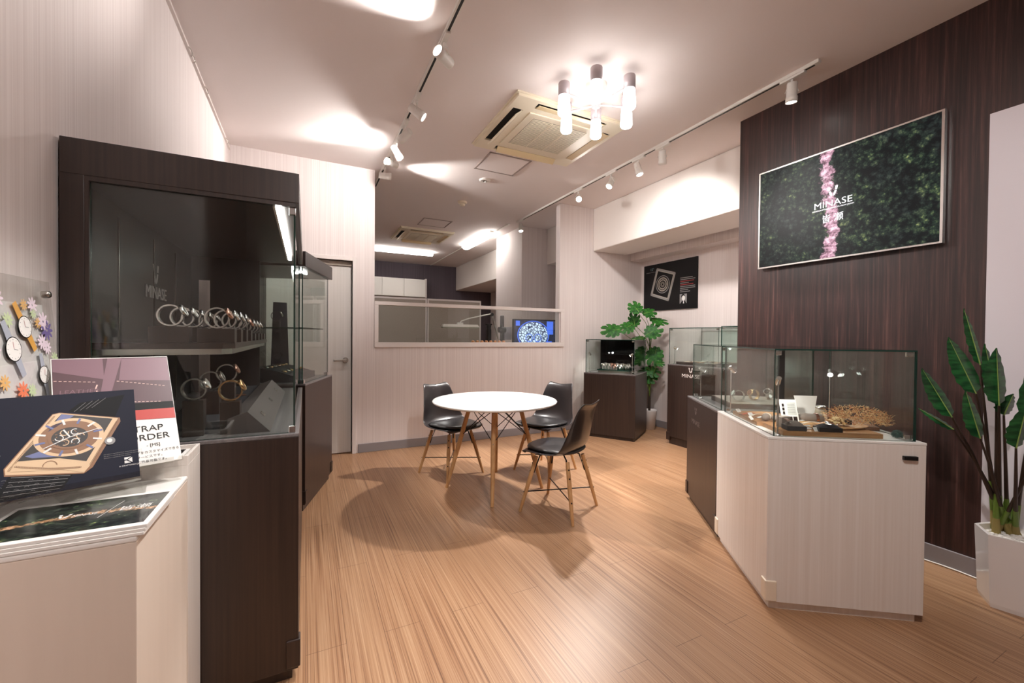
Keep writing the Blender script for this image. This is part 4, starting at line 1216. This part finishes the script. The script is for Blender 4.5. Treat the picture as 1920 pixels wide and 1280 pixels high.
def chair(x, y, face, label):
    """shell side chair; local +X = the way it faces"""
    t = thing('shell_chair', label, 'chair', (x, y, 0), math.atan2(face[1], face[0]), 'black shell chairs around the round table')
    # shell surface: s along profile (front edge -> seat -> back -> top), u across
    prof = [(.225, .425), (.235, .44), (.20, .447), (.12, .438), (.02, .428), (-.07, .430), (-.135, .452), (-.175, .50), (-.195, .57), (-.208, .65), (-.222, .73), (-.236, .79), (-.254, .822)]
    wid = [.165, .195, .222, .238, .244, .242, .236, .224, .204, .184, .166, .152, .136]
    dish = [.0, .004, .010, .022, .034, .046, .058, .058, .046, .032, .022, .012, .0]
    vs = []; nu = 12
    for (px, pz), w_, dd in zip(prof, wid, dish):
        for j in range(nu + 1):
            s_ = -1 + 2 * j / nu; e = abs(s_) ** 2.4
            i_ = prof.index((px, pz))
            k = min(max((i_ - 4) / 4.0, 0), 1)      # 0 = seat, 1 = back
            xx = px + k * dd * e * 1.2; zz = pz + (1 - k) * dd * e * .9
            if i_ >= len(prof) - 3: zz -= (.004, .010, .019)[i_ - len(prof) + 3] * (1 - abs(s_) ** 1.6)
            if i_ <= 1: zz -= .012 * e; xx -= .03 * e
            vs.append((xx, s_ * w_, zz))
    fs = [(i * (nu + 1) + j, i * (nu + 1) + j + 1, (i + 1) * (nu + 1) + j + 1, (i + 1) * (nu + 1) + j) for i in range(len(prof) - 1) for j in range(nu)]
    q = MB(); q.add(vs, fs, None, None, True)
    q.build('seat_shell', t, m_shell, thick=.010, sub=2)
    # cushion
    q = MB(); cv = []
    def cu(r, a): 
        ca_, sa_ = math.cos(a), math.sin(a); x_ = .03 + .205 * r * math.copysign(abs(ca_) ** .72, ca_); y_ = .212 * r * math.copysign(abs(sa_) ** .8, sa_) * (1 - .12 * max(ca_, 0)); return x_, y_
    prof2 = [(0, .030), (.5, .030), (.85, .026), (.97, .017), (1.0, .006), (.97, .0)]
    for r, zz in prof2:
        for j in range(32):
            a = 2 * PI * j / 32; x_, y_ = cu(max(r, .001), a); s_ = abs(y_ / .235); base_ = .432 + (s_ ** 2.4) * .03 + (.014 if x_ < -.1 else 0) * min(1, (-x_ - .1) / .08) + max(0, x_ - .1) * .10
            cv.append((x_, y_, base_ + zz + .004))
    q.add(cv, [(i * 32 + j, i * 32 + (j + 1) % 32, (i + 1) * 32 + (j + 1) % 32, (i + 1) * 32 + j) for i in range(5) for j in range(32)], None, None, True)
    q.build('seat_cushion', t, m_leather)
    L_ = []
    for sx in (1, -1):
        for sy in (1, -1):
            ft = Vector((sx * .21, sy * .21, 0)); tp = Vector((sx * .125, sy * .125, .395)); L_.append((ft, tp))
            MB().cyl(ft, ft + (tp - ft) * .6, .0105, .016, n=14).cyl(ft + (tp - ft) * .6, tp, .016, .014, n=14).build('leg', t, m_beech)
    fr = MB(); pnt = lambda i, k: L_[i][0] + (L_[i][1] - L_[i][0]) * k
    fr.tube([pnt(0, .36), pnt(3, .36)], .0045, n=6); fr.tube([pnt(1, .36), pnt(2, .36)], .0045, n=6)
    for i in range(4):
        o_ = pnt(i, .70); tp = pnt(i, .98); c0 = Vector((tp.x * .45, tp.y * .45, .425))
        fr.tube([o_ + Vector((-.012 * (1 if o_.x > 0 else -1), -.012 * (1 if o_.y > 0 else -1), 0)), tp + Vector((-.02 * (1 if o_.x > 0 else -1), -.02 * (1 if o_.y > 0 else -1), .012)), c0], .006, n=6)
    fr.build('under_frame', t, m_black)
    b = MB()
    for i in range(4):
        d = Vector((L_[i][0].x, L_[i][0].y, 0)).normalized()
        for k in (.36, .74, .88): b.cyl(pnt(i, k) - d * .018, pnt(i, k) + d * .018, .0055, n=8)
    b.build('bolt', t, m_black)
    return t


chair(1.207, 3.685, (.354, -.935), 'black shell chair with beech legs behind the table, facing the camera')
chair(2.05, 3.40, (-.93, -.368), 'black shell chair with beech legs behind the table on the monstera side')
chair(1.68, 2.58, (-.5, .865), 'black shell chair nearest the camera, its back turned to the white counter')

# ------------------------------------------------------------------ plants
m_leaf = mat('leaf_green', sr(40, 96, 40), .5, spec=.25); n = N(m_leaf)
fn = n.noise(n.coords((30, 30, 30)), 1.0, 3, .5); n.base(n.ramp(fn, [(.35, sr(20, 66, 24)), (.65, sr(58, 118, 44))])); n.b.inputs['Subsurface Weight'].default_value = 0.0
m_leafd = mat('strelitzia_green', sr(34, 92, 48), .3, coat=.3); n = N(m_leafd)
wv = n.noise(n.coords((14, 14, 60)), 1.0, 3, .5); n.base(n.ramp(wv, [(.35, sr(16, 56, 30)), (.65, sr(46, 108, 56))]))
m_rib = mat('pale_midrib', sr(136, 160, 84), .45)
m_stem = mat('dark_stem', sr(56, 40, 30), .5); m_stemg = mat('green_stem', sr(104, 128, 50), .5); m_sheath = mat('tan_sheath', sr(150, 132, 76), .7)
m_soil = mat('dark_soil', sr(60, 48, 40), .95)

# strelitzia in a faceted white pot
PX, PY = 3.03, .66
sp = thing('potted_strelitzia', 'tall green paddle-leaved plant in glossy white angular pot against the white panel', 'potted plant', (PX, PY, 0))
base = [(3.032, .815), (2.922, .743), (2.99, .47), (3.12, .44), (3.165, .52), (3.16, .78)]
cen = (PX, PY)
lc = [(x - PX, y - PY) for x, y in base]
pt = MB(); s1 = 1.09
def pring(z, s): return [(x * s if x < .1 else x, y * s, z) for x, y in lc]
rings = [pring(0, .97), pring(.02, 1.0), pring(.345, s1), pring(.345, s1 - .10), pring(.30, s1 - .12)]
vs = [p for r in rings for p in r]; k6 = 6
fs = [tuple(range(k6))[::-1]] + [(i * k6 + j, i * k6 + (j + 1) % k6, (i + 1) * k6 + (j + 1) % k6, (i + 1) * k6 + j) for i in range(4) for j in range(k6)]
pt.add(vs, fs); pt.build('pot', sp, m_pot, bev=.003)
q = MB(); rg = pring(.318, s1 - .11); q.add(rg, [tuple(range(6))], m_stone)
for k in range(150):
    a = random.random() * 2 * PI; r_ = math.sqrt(random.random())
    j = int(a / (2 * PI) * 6) % 6; x_ = r_ * .085 * math.cos(a) + .0; y_ = r_ * .15 * math.sin(a) - .02
    q.lathe([(.001, .008), (.008, .005), (.010, 0), (.001, -.004)], m_stone, 6, T(x_, y_, .32))
g_ = q.build('white_gravel', sp); g_['kind'] = 'stuff'


def paddle(base_, tip, wd, side, n_=12, curl=.12, name='leaf', par=None, droop=.0, cup=.35):
    """paddle leaf from base to tip; side = rough direction of the blade width"""
    base_ = Vector(base_); tip = Vector(tip); ax = (tip - base_); L = ax.length; ax.normalize()
    sd = Vector(side); sd = (sd - ax * sd.dot(ax)).normalized(); nm = ax.cross(sd)
    vs = []; nu = 8
    for i in range(n_ + 1):
        s_ = i / n_
        wv_ = wd * (math.sin(PI * min(1, s_ ** .75)) ** .62) * (1 - .25 * s_)
        c = base_ + ax * L * s_ + nm * (droop * s_ * s_ * L)
        for j in range(nu + 1):
            u = -1 + 2 * j / nu
            rp_ = .004 * math.sin(s_ * 40 + u * 2) * abs(u)
            vs.append(c + sd * wv_ * u * math.cos(cup * abs(u)) + nm * (wv_ * abs(u) * math.sin(cup) + rp_))
    q = MB(); q.add(vs, [(i * (nu + 1) + j, i * (nu + 1) + j + 1, (i + 1) * (nu + 1) + j + 1, (i + 1) * (nu + 1) + j) for i in range(n_) for j in range(nu)], m_leafd, None, True)
    rb = [base_ + ax * L * (i / 8) * .96 + nm * (droop * (i / 8 * .96) ** 2 * L - .0008) for i in range(9)]
    q.tube(rb, .003, m_rib, 6, r1=.0008)
    return q.build(name, par)


CAM = Vector((0, 0, 1.27))
def at(px, py, dist):
    """world point on the plan distance `dist` of the viewer for a measured direction"""
    d = Vector(_R) * ((px - 960) / 778) + Vector(_D) * ((py - 640) / 778) + Vector(_F)
    return CAM + d * (dist / math.hypot(d.x, d.y))


def onplane(px, py, k):
    return at(px, py, k) - Vector((PX, PY, 0))


def root_at(px, py, z=.32):
    d = Vector(_R) * ((px - 960) / 778) + Vector(_D) * ((py - 640) / 778) + Vector(_F)
    q_ = CAM + d * ((z - 1.27) / d.z)
    return Vector((min(q_.x - PX, .085), q_.y - PY, z))


stalks = [  # leaf base px, tip px, distance, width, droop
    ((1838, 684), (1807, 578), 3.05, .030, .0), ((1830, 738), (1778, 632), 2.98, .062, .0), ((1785, 782), (1728, 690), 2.95, .050, .0),
    ((1838, 822), (1810, 732), 2.90, .045, .0), ((1788, 805), (1722, 765), 3.0, .022, .0), ((1868, 745), (1846, 644), 3.03, .038, .0),
    ((1873, 760), (1868, 652), 2.90, .058, .0), ((1882, 778), (1900, 738), 3.02, .055, .0), ((1905, 840), (1925, 760), 2.85, .055, .0), ((1932, 800), (1965, 640), 2.9, .07, 0), ((1950, 860), (2010, 720), 2.95, .07, 0)]
for k, (b_, t_, dd, wd_, dr_) in enumerate(stalks):
    B = onplane(b_[0], b_[1], dd); Tt = onplane(t_[0], t_[1], dd)
    side = Vector(_R) + Vector((0, 0, .2))
    rt = root_at(1868 + 13 * (k % 5), 990 + 5 * (k % 3))
    mid = rt.lerp(B, .5) + Vector((0, 0, .03))
    MB().tube([rt, rt.lerp(B, .12)], .017, m_sheath, 8, r1=.012).tube([rt.lerp(B, .12), rt.lerp(B, .3)], .012, m_stemg, 8, r1=.009).tube([rt.lerp(B, .3), mid.lerp(B, .3), B], .008, m_stem, 8, r1=.004).build('leaf_stalk', sp)
    paddle(B, Tt, wd_, side, par=sp, cup=(.25 if k != 1 else .1))
for k in range(5):
    rt = root_at(1872 + 11 * k, 985); MB().tube([rt, rt + Vector((-.02 + .01 * k, -.01, .12 + .02 * (k % 3)))], .014, m_stemg, 8, r1=.003).build('young_shoot', sp)

# monstera in the alcove corner
MX, MY = 4.27, 4.30
mo = thing('potted_monstera', 'tall monstera with split leaves in slim white pot in the alcove corner', 'potted plant', (MX, MY, 0))
MB().lathe([(.001, 0), (.075, 0), (.10, .26), (.103, .27), (.092, .27), (.088, .24), (.001, .24)], m_pot, 32).build('pot', mo)
MB().lathe([(.001, .243), (.088, .243)], m_soil, 24, None, False).build('soil', mo)
MB().tube([(0, 0, .24), (.015, .01, .7), (-.01, .0, 1.1), (.01, .01, 1.35)], .016, m_stem, 10, r1=.008).build('trunk', mo)


def monstera_leaf(c, nrm, up, s):
    nrm = Vector(nrm).normalized(); up = Vector(up); up = (up - nrm * up.dot(nrm)).normalized(); rt = up.cross(nrm)
    # half-outline with deep cuts, tip at +v, stem at v=-.35
    q = MB()
    for e in (-1, 1):
        nL = 6; prev = None
        for k in range(nL):
            a0 = math.radians(-128 + k * 36); a1 = a0 + math.radians(30)
            def rr(a):   # heart-shaped radius, a measured from +u
                v_ = math.sin(a); return s * (.46 + .20 * max(v_, 0) ** 2 - .04 * max(-v_, 0))
            # lobe: inner strip then fingers
            A0 = max(a0, math.radians(-100)); A1 = min(a1, math.radians(90))
            if A1 <= A0: continue
            pts = []
            for a, f_ in ((A0, .30), (A0, .84), (A0 + (A1 - A0) * .3, .98), (A0 + (A1 - A0) * .75, 1.0), (A1, .90), (A1 + .10, .30)):
                r_ = rr(a) * f_
                u_, v_ = e * r_ * math.cos(a) * .98, r_ * math.sin(a) * 1.02
                w_ = -.25 * s * (abs(u_) / s) ** 2 * 1.6 - .12 * s * (v_ / s) ** 2
                pts.append(Vector(c) + rt * u_ + up * v_ + nrm * w_)
            q.add(pts, [tuple(range(6)) if e > 0 else tuple(range(6))[::-1]], m_leaf, None, False)
        # inner plate
        pts = [Vector(c)]
        for a in (-100, -60, -20, 20, 60, 90):
            a = math.radians(a); r_ = s * .36; u_, v_ = e * r_ * math.cos(a), r_ * math.sin(a)
            pts.append(Vector(c) + rt * u_ + up * v_ + nrm * (-.4 * s * (abs(u_) / s) ** 2 - .12 * s * (v_ / s) ** 2))
        q.add(pts, [(0, i, i + 1) if e > 0 else (0, i + 1, i) for i in range(1, 6)], m_leaf, None, True)
    q.tube([Vector(c) - up * s * .3 + nrm * .002, Vector(c) + up * s * .55 + nrm * (-.035 * s)], .003, m_rib, 5, r1=.001)
    return q.build('leaf', mo)


TOC = Vector((-.68, -.72, .12))
mleaves = [((1193, 578), 5.75, .22, (-.55, -.6, .55), (-.4, 0, .8)), ((1215, 586), 5.8, .20, (-.3, -.7, .6), (.8, -.3, .3)), ((1189, 602), 5.85, .20, (-.9, -.5, -.1), (-.1, .1, 1)),
           ((1150, 618), 5.7, .27, (-.5, -.6, .6), (-.8, .55, .1)), ((1178, 612), 5.75, .22, (-.4, -.7, .6), (-.6, .3, -.5)), ((1232, 600), 5.85, .24, (-.2, -.5, .85), (.75, -.6, .1)),
           ((1222, 622), 5.75, .24, (-.6, -.7, .3), (.7, -.5, .5)), ((1200, 634), 6.0, .18, (-.4, -.4, .8), (-.5, .5, -.3)), ((1228, 664), 5.95, .27, (-.7, -.7, .25), (-.2, .1, -.9)),
           ((1220, 694), 6.02, .22, (-.5, -.6, .7), (.5, -.5, -.5)), ((1216, 706), 6.05, .20, (-.7, -.5, .5), (.6, -.3, -.6)), ((1236, 681), 5.9, .12, (-.4, -.6, .7), (.8, -.5, 0)), ((1196, 684), 5.9, .2, (-.4, -.6, .7), (-.5, .5, -.4))]
for (pp_, dd, s_, nn, uu) in mleaves:
    c0 = at(pp_[0], pp_[1], dd) - Vector((MX, MY, 0))
    c0.x = min(c0.x, .16); c0.y = min(c0.y, .36)
    zz = max(.5, c0.z - .28)
    MB().tube([(0, 0, zz - .1), Vector((c0.x * .35, c0.y * .35, zz + .1)), c0 - Vector(uu).normalized() * s_ * .25], .005, m_stemg, 6, r1=.003).build('leaf_stalk', mo)
    monstera_leaf(c0, nn, uu, s_)

# ------------------------------------------------------------------ contents of the white counter case
WT = .8125
def W(lx, ly, z=WT): p = loc_w(lx, ly); return (p[0], p[1], z)
m_oak = striped('oiled_oak', sr(150, 104, 66), sr(182, 134, 90), (8, 60, 60), .5, .05)
t = MB().box(0, .43, 0, .20, 0, .022)
tag(t.build('wooden_board', None, m_oak, loc=W(.08, .035), rz=R0 + .03, bev=.002), 'light wooden board lying along the front glass of the white counter', 'board')
t = MB().box(0, .23, 0, .33, 0, .022)
tag(t.build('wooden_board', None, m_oak, loc=W(.05, .25), rz=R0, bev=.002), 'light wooden board lying along the side glass next to the dark lettered counter', 'board')
t = MB().box(0, .26, 0, .30, 0, .018)
tag(t.build('wooden_board', None, mat('walnut_board', sr(112, 76, 54), .5), loc=W(.36, .29), rz=R0 - .25, bev=.002), 'darker wooden board under the dried flowers', 'board')
# thin-wood tray ellipse
BT = WT + .0225
t = MB(); t.lathe([(.001, .002), (.12, .002), (.135, .012), (.13, .012), (.115, .005), (.001, .005)], m_beech, 40, Matrix.Diagonal((1.35, .62, 1, 1)))
tag(t.build('wooden_dish', None, loc=W(.35, .175, BT), rz=R0 + .1), 'shallow oval wooden dish with pale strap samples on the front board', 'dish')
# lidded pads: dark cushion blocks
def cushion(lx, ly, z, w_, d, h_, mt, label, rz=0.0, dome=.02, mt2=None):
    t = thing('watch_pillow', label, 'display cushion', W(lx, ly, z), R0 + rz)
    MB().box(-w_ / 2, w_ / 2, -d / 2, d / 2, 0, h_).build('block', t, mt, bev=.001)
    q = MB(); vs = []; nn = 8
    for i in range(nn + 1):
        for j in range(nn + 1):
            u = -1 + 2 * i / nn; v = -1 + 2 * j / nn
            vs.append((u * w_ * .46, v * d * .46, h_ + dome * (1 - u * u) ** .7 * (1 - v * v) ** .7))
    q.add(vs, [(i * (nn + 1) + j, (i + 1) * (nn + 1) + j, (i + 1) * (nn + 1) + j + 1, i * (nn + 1) + j + 1) for i in range(nn) for j in range(nn)], None, None, True)
    q.build('cushion', t, mt2 or mt)
    return t
cushion(.145, .075, BT, .085, .06, .022, mat('charcoal_block', sr(58, 56, 58), .7), 'grey cushion block at the glass corner with thin brown strap', 0, .022, m_greyfab)
cushion(.29, .072, BT, .10, .055, .02, m_black, 'black block with dark folded strap at the middle of the front board', 0, .016, m_felt)
cushion(.13, .145, BT, .06, .03, .05, m_greyfab, 'small taupe block leaning behind the corner cushion', .5, .004)
cushion(.44, .20, BT + .013, .04, .035, .022, m_felt, 'small dark block on the oval dish next to the dried flowers', 0, .003)
def roll(lx, ly, z, L, r, rz, label, bands):
    t = thing('strap_roll', label, 'display roll', W(lx, ly, z), R0 + rz)
    MB().lathe([(.001, -L / 2), (r * .55, -L / 2), (r, -L / 4), (r, L / 4), (r * .55, L / 2), (.001, L / 2)], m_greyfab, 24, T(0, 0, r) @ RY(PI / 2)).build('fabric_roll', t)
    for k, (o_, mt) in enumerate(bands):
        MB().ring((0, o_, r), r + .0035, .012, .003, mt, 28, -.3, PI + .3, RZ(PI / 2)).build('strap', t)
    return t
roll(.20, .27, BT, .15, .020, .25, 'taupe padded roll with a grey and a tan watch strap behind the white info card', [(-.03, m_strapc), (.03, m_strapt)])
roll(.33, .265, BT, .17, .024, -.1, 'larger taupe padded roll with pale patterned straps in front of the white cone card', [(-.045, m_strapc), (-.01, m_rose)])
roll(.12, .30, BT, .10, .018, .9, 'small taupe roll with white strap next to the corner lamp', [(0, m_strapc)])
# straps lying about
def strap(lx, ly, z, L, rz, mt, label, buckle=True):
    t = thing('watch_strap', label, 'watch strap', W(lx, ly, z), R0 + rz)
    vs = []; nn = 12
    for i in range(nn + 1):
        s_ = i / nn; wv_ = .009 * (1 - .25 * s_)
        for yy in (-1, 1):
            vs.append((-L / 2 + L * s_, yy * wv_ + .012 * math.sin(s_ * 3), .002 + .006 * math.sin(s_ * PI)))
    q = MB(); q.add(vs, [(2 * i, 2 * i + 2, 2 * i + 3, 2 * i + 1) for i in range(nn)], None, None, True); bd = q.build('band', t, mt, thick=.002)
    MB().box(-L / 2 - .008, -L / 2 + .002, -.011, -.008, .001, .003).box(-L / 2 - .008, -L / 2 + .002, .008, .011, .001, .003).box(-L / 2 - .010, -L / 2 - .007, -.011, .011, .001, .003).build('buckle', bd, m_steel)
    return t
strap(.10, .46, BT, .11, .4, mat('orange_strap', sr(196, 92, 56), .5), 'orange-brown strap near the side glass on the board')
strap(.13, .43, BT, .10, .5, m_strapc, 'cream strap next to the orange one on the side board')
strap(.14, .36, BT, .09, .2, m_whitep, 'white strap in the middle of the side board')
strap(.28, .17, BT + .013, .11, .15, m_strapc, 'pale speckled strap on the oval dish, toward the corner')
strap(.34, .165, BT + .013, .12, .25, m_strapt, 'tan strap lying across the middle of the oval dish')
strap(.39, .17, BT + .013, .11, .5, m_strapb, 'brown strap at the dried-flower end of the oval dish')
strap(.12, .075, BT + .044, .07, 1.3, m_strapb, 'thin brown strap on the grey cushion block at the glass corner')
strap(.30, .072, BT + .036, .07, .9, m_greyp, 'thin grey strap on the black block at the front glass')
def card(lx, ly, z, w_, h_, rz, th, label, mt=None, full=False, name='price_card'):
    t = thing(name, label, 'card', W(lx, ly, z), R0 + rz)
    M = frame((-w_ / 2, 0, 0), (1, 0, 0), (0, math.sin(th), math.cos(th)))
    pb = MB().box(0, w_, 0, h_, -.0015, 0, mt or m_paper, M).build('card', t)
    g = MB()
    if full:
        for k in range(3): g.rect2(w_ * .12, h_ * (.70 - .16 * k), w_ * .25, h_ * (.83 - .16 * k), m_dk, M, .0004)
        g.rect2(w_ * .10, h_ * .12, w_ * .30, h_ * .32, m_dk, M, .0004); g.rect2(w_ * .40, h_ * .10, w_ * .64, h_ * .30, m_dk, M, .0004); g.rect2(w_ * .68, h_ * .10, w_ * .92, h_ * .30, m_dk, M, .0004)
        g.rect2(w_ * .40, h_ * .36, w_ * .92, h_ * .88, mat('pale_grey_panel', sr(204, 204, 200), .5), M, .0004)
        for k in range(6): g.rect2(w_ * .44, h_ * (.80 - .07 * k), w_ * .86, h_ * (.815 - .07 * k), m_greyp, M, .0006)
    else:
        for k in range(3): g.rect2(w_ * .15, h_ * (.75 - .22 * k), w_ * (.85 - .1 * k), h_ * (.80 - .22 * k), m_greyp, M, .0004)
    g.build('print', pb)
    return t
card(.20, .215, BT, .085, .125, .10, .30, 'white info card with dark pictures standing between the strap rolls', full=True, name='info_card')
for (lx, ly, z, rz, lb) in ((.07, .53, BT, .6, 'small white price card at the far end of the side board'), (.09, .41, BT, .5, 'small framed white price card in the middle of the side board'),
                            (.225, .10, BT, .3, 'small white price card between the two cushion blocks'), (.24, .055, BT, .2, 'small grey price card leaning on the black block'),
                            (.27, .235, BT, .4, 'small white price card in front of the larger roll'), (.05, .30, BT, .8, 'small white price card beside the corner lamp foot')):
    card(lx, ly, z, .032, .022, rz, .7, lb)
t = thing('cone_card', 'tall white trapezoid display card behind the larger strap roll', 'card', W(.335, .34, WT), R0)
MB().add([(-.02, 0, 0), (.03, 0, 0), (.06, .02, .15), (-.055, .02, .15), (-.02, .003, 0), (.03, .003, 0), (.06, .023, .15), (-.055, .023, .15)],
         [(0, 1, 2, 3), (7, 6, 5, 4), (0, 4, 5, 1), (1, 5, 6, 2), (2, 6, 7, 3), (3, 7, 4, 0)], m_paper).build('card', t)
# jar
t = thing('glass_jar', 'ribbed beige jar standing behind the dried flowers', 'jar', W(.42, .38), R0)
MB().lathe([(.001, 0), (.028, 0)] + [(.028 + .0015 * (k % 2), .008 * k) for k in range(1, 10)] + [(.026, .08), (.001, .08)], mat('beige_jar', sr(170, 158, 140), .4), 24).build('jar_body', t)
MB().lathe([(.027, .08), (.029, .084), (.029, .095), (.001, .096)], m_steel, 24).build('lid', t)
# dried flowers: branching wiry bundle
t = thing('dried_flower_bunch', 'bushy bunch of dried orange-beige flowers lying in the white counter case', 'dried flowers', W(.50, .225, WT), R0)
m_dry = mat('dry_straw', sr(226, 172, 112), .8); m_dry2 = mat('dry_pale', sr(242, 216, 166), .8); m_dry3 = mat('dry_rust', sr(190, 112, 72), .8)
q = MB(); rnd = random.Random(3)
for k in range(1500):
    s_ = rnd.random(); cx_ = -.14 + .28 * s_; r_ = .052 + .042 * math.sin(PI * s_)
    a = rnd.random() * PI * .98; rr_ = r_ * math.sqrt(rnd.random()); yy = rr_ * math.cos(a) * 1.1; zz = .035 + rr_ * math.sin(a) * 1.0
    p_ = Vector((cx_, yy, zz)); d = Vector((rnd.uniform(-1, 1), rnd.uniform(-1, 1), rnd.uniform(-.4, 1))).normalized() * rnd.uniform(.008, .02)
    q.tube([p_, p_ + d * .6 + Vector((rnd.uniform(-.003, .003), 0, 0)), p_ + d], .0009, rnd.choice((m_dry, m_dry, m_dry2, m_dry3)), 3)
o_ = q.build('dried_twigs', t); o_['kind'] = 'stuff'
q = MB()
for k in range(90):
    a = rnd.random() * 2 * PI; b_ = rnd.random() * PI / 2; r_ = .032
    c0 = Vector((-.105 + r_ * math.cos(a) * math.cos(b_), -.035 + r_ * math.sin(a) * math.cos(b_), .035 + r_ * math.sin(b_)))
    q.lathe([(.001, .005), (.005, .003), (.006, 0), (.004, -.004), (.001, -.005)], m_dry2, 7, T(*c0))
o_ = q.build('flower_head', t); o_['kind'] = 'stuff'
t = MB()
for k in range(200):
    a = rnd.random() * 2 * PI; b_ = math.asin(rnd.uniform(-.6, 1)); r_ = .022
    d = Vector((math.cos(a) * math.cos(b_), math.sin(a) * math.cos(b_), math.sin(b_))); t.tube([Vector((0, 0, .018)), Vector((0, 0, .018)) + d * r_], .0012, m_moss, 3)
t.lathe([(.001, .032), (.010, .028), (.014, .018), (.010, .006), (.001, .002)], m_moss, 12)
tag(t.build('moss_ball', None, loc=W(.585, .075)), 'small blue-grey ball of dried moss in the corner of the white counter case', 'moss')


def led(name, x, y, z0, h_, aim, label):
    t = thing('showcase_lamp', label, 'showcase lamp', (x, y, z0))
    MB().lathe([(.001, .008), (.012, .008), (.014, .0)], m_chrome, 20).build('base', t)
    MB().cyl((0, 0, .008), (0, 0, h_), .0035, n=10).build('pole', t, m_chrome)
    a = Vector(aim).normalized(); c0 = Vector((0, 0, h_ + .004))
    hh = MB(); hh.cyl(c0 - a * .012, c0 + a * .032, .011, .015, m_chrome, 16); hh = hh.build('lamp_head', t)
    MB().cyl(c0 + a * .0325, c0 + a * .034, .0125, mat=m_led, n=16).build('lens', hh)
    li = bpy.data.lights.new('led', 'SPOT'); li.energy = 3.0; li.spot_size = 1.9; li.spot_blend = .8; li.shadow_soft_size = .012; li.color = (1, .95, .88)
    lo = bpy.data.objects.new('beam', li); COL.objects.link(lo); lo.parent = t; lo.location = c0 + a * .04; lo.rotation_euler = a.to_track_quat('-Z', 'Y').to_euler()
p = W(.055, .63); led('a', p[0], p[1], p[2], .27, (.6, -.2, -.55), 'chrome pole lamp in the white case at its end near the lettered counter')
p = W(.06, .045); led('b', p[0], p[1], p[2], .26, (.5, .5, -.5), 'chrome pole lamp at the front glass corner of the white case')
p = W(.60, .62); led('c', p[0], p[1], p[2], .26, (-.7, -.4, -.5), 'chrome pole lamp at the rear of the white case by the wood wall')
p = W(.06, .70 + .55, .8105); led('d', p[0], p[1], p[2], .22, (.8, -.4, -.45), 'chrome pole lamp inside the dark lettered case')
# dark lettered case: plate with watches
t = thing('display_plate', 'low dark plinth with a grey top inside the dark lettered case', 'display stand', W(.12, .80, .8105), R0)
MB().box(0, .40, 0, .40, 0, .03).build('plinth_block', t, m_cab, bev=.002)
MB().box(.004, .396, .004, .396, .03, .034).build('felt_top', t, m_greyfab)
for k in range(3):
    p = W(.2 + .13 * k, .90 + .08 * k, .8455)
    w_ = watch((K_SW, K_GB, K_SS)[k], '%s watch standing on the low plinth in the dark lettered case' % ords[k], 'watches in the dark lettered case')
    w_.location = (p[0], p[1], p[2] + .0372); w_.rotation_euler = (0, 0, R0 + PI + .4 * k)
# third case: lamp, tray of straps
led('e', 3.97, 3.60, .956, .19, (.5, -.5, -.4), 'chrome pole lamp in the tall lettered case against the alcove wall')
t = thing('strap_tray', 'dark slotted tray of straps in the tall lettered case', 'tray', (3.95, 3.02, .9555))
MB().box(0, .48, 0, .54, 0, .03).build('tray_body', t, m_cab, bev=.002)
for k in range(5):
    for j in range(3):
        s_ = MB().box(0, .085, 0, .028, 0, .006)
        tag(s_.build('strap_sample', None, (m_strapc, m_paper, m_strapt, m_rose, m_strapc)[(k + j) % 5], loc=(3.97 + .15 * j, 3.06 + .095 * k, .986), bev=.001),
            'flat strap sample in slotted tray, %s row from the wood wall, %s from the glass' % (ords[k], ords[j]), 'strap sample', 'strap samples in the slotted tray')
t = thing('rounded_stand', 'dark rounded-corner display panel standing in the tall lettered case', 'display stand', (4.30, 2.99, .956), 0)
pts = [(0, 0), (.15, 0), (.15, .13), (.142, .155), (.12, .165), (.03, .165), (.008, .155), (0, .13)]
MB().prism(pts, 0, .014, m_felt, frame((0, 0, .0), (1, 0, 0), (0, 0, 1))).build('panel', t)
# fourth counter: glass plinth with silver watches
M4 = Matrix.Translation((3.2, 4.365, 0)) @ RZ(R4)
def L4(lx, ly, z): return M4 @ Vector((lx, ly, z))
p = L4(.14, .10, .816)
t = thing('glass_plinth', 'low green glass plinth under the silver watches in the mirrored case', 'display stand', p, R4)
pane(t, 0, .42, 0, .34, .03, .042, 'glass_slab', m_gshelf); MB().box(.01, .41, .01, .33, 0, .029).build('plinth_block', t, m_greyfab)
for k in range(5):
    for j in range(2):
        p = L4(.20 + .075 * k, .17 + .12 * j, .8585 + .037)
        w_ = watch((K_SS, K_SW, K_RK, K_SS, K_SW)[(k + j) % 5], '%s watch from the alcove entrance side in the %s row of the mirrored case' % (ords[k], ('front', 'back')[j]), 'silver watches in the mirrored case')
        w_.location = p; w_.rotation_euler = (0, 0, R4 + PI / 2 + .5)
p = L4(.05, .06, .816); led('f', p.x, p.y, p.z, .24, (.5, .3, -.5), 'chrome pole lamp at the window-wall corner of the mirrored case')
p = L4(.60, .06, .816); led('g', p.x, p.y, p.z, .24, (-.5, .5, -.5), 'chrome pole lamp at the chair-side corner of the mirrored case')
p = L4(.18, .05, .816)
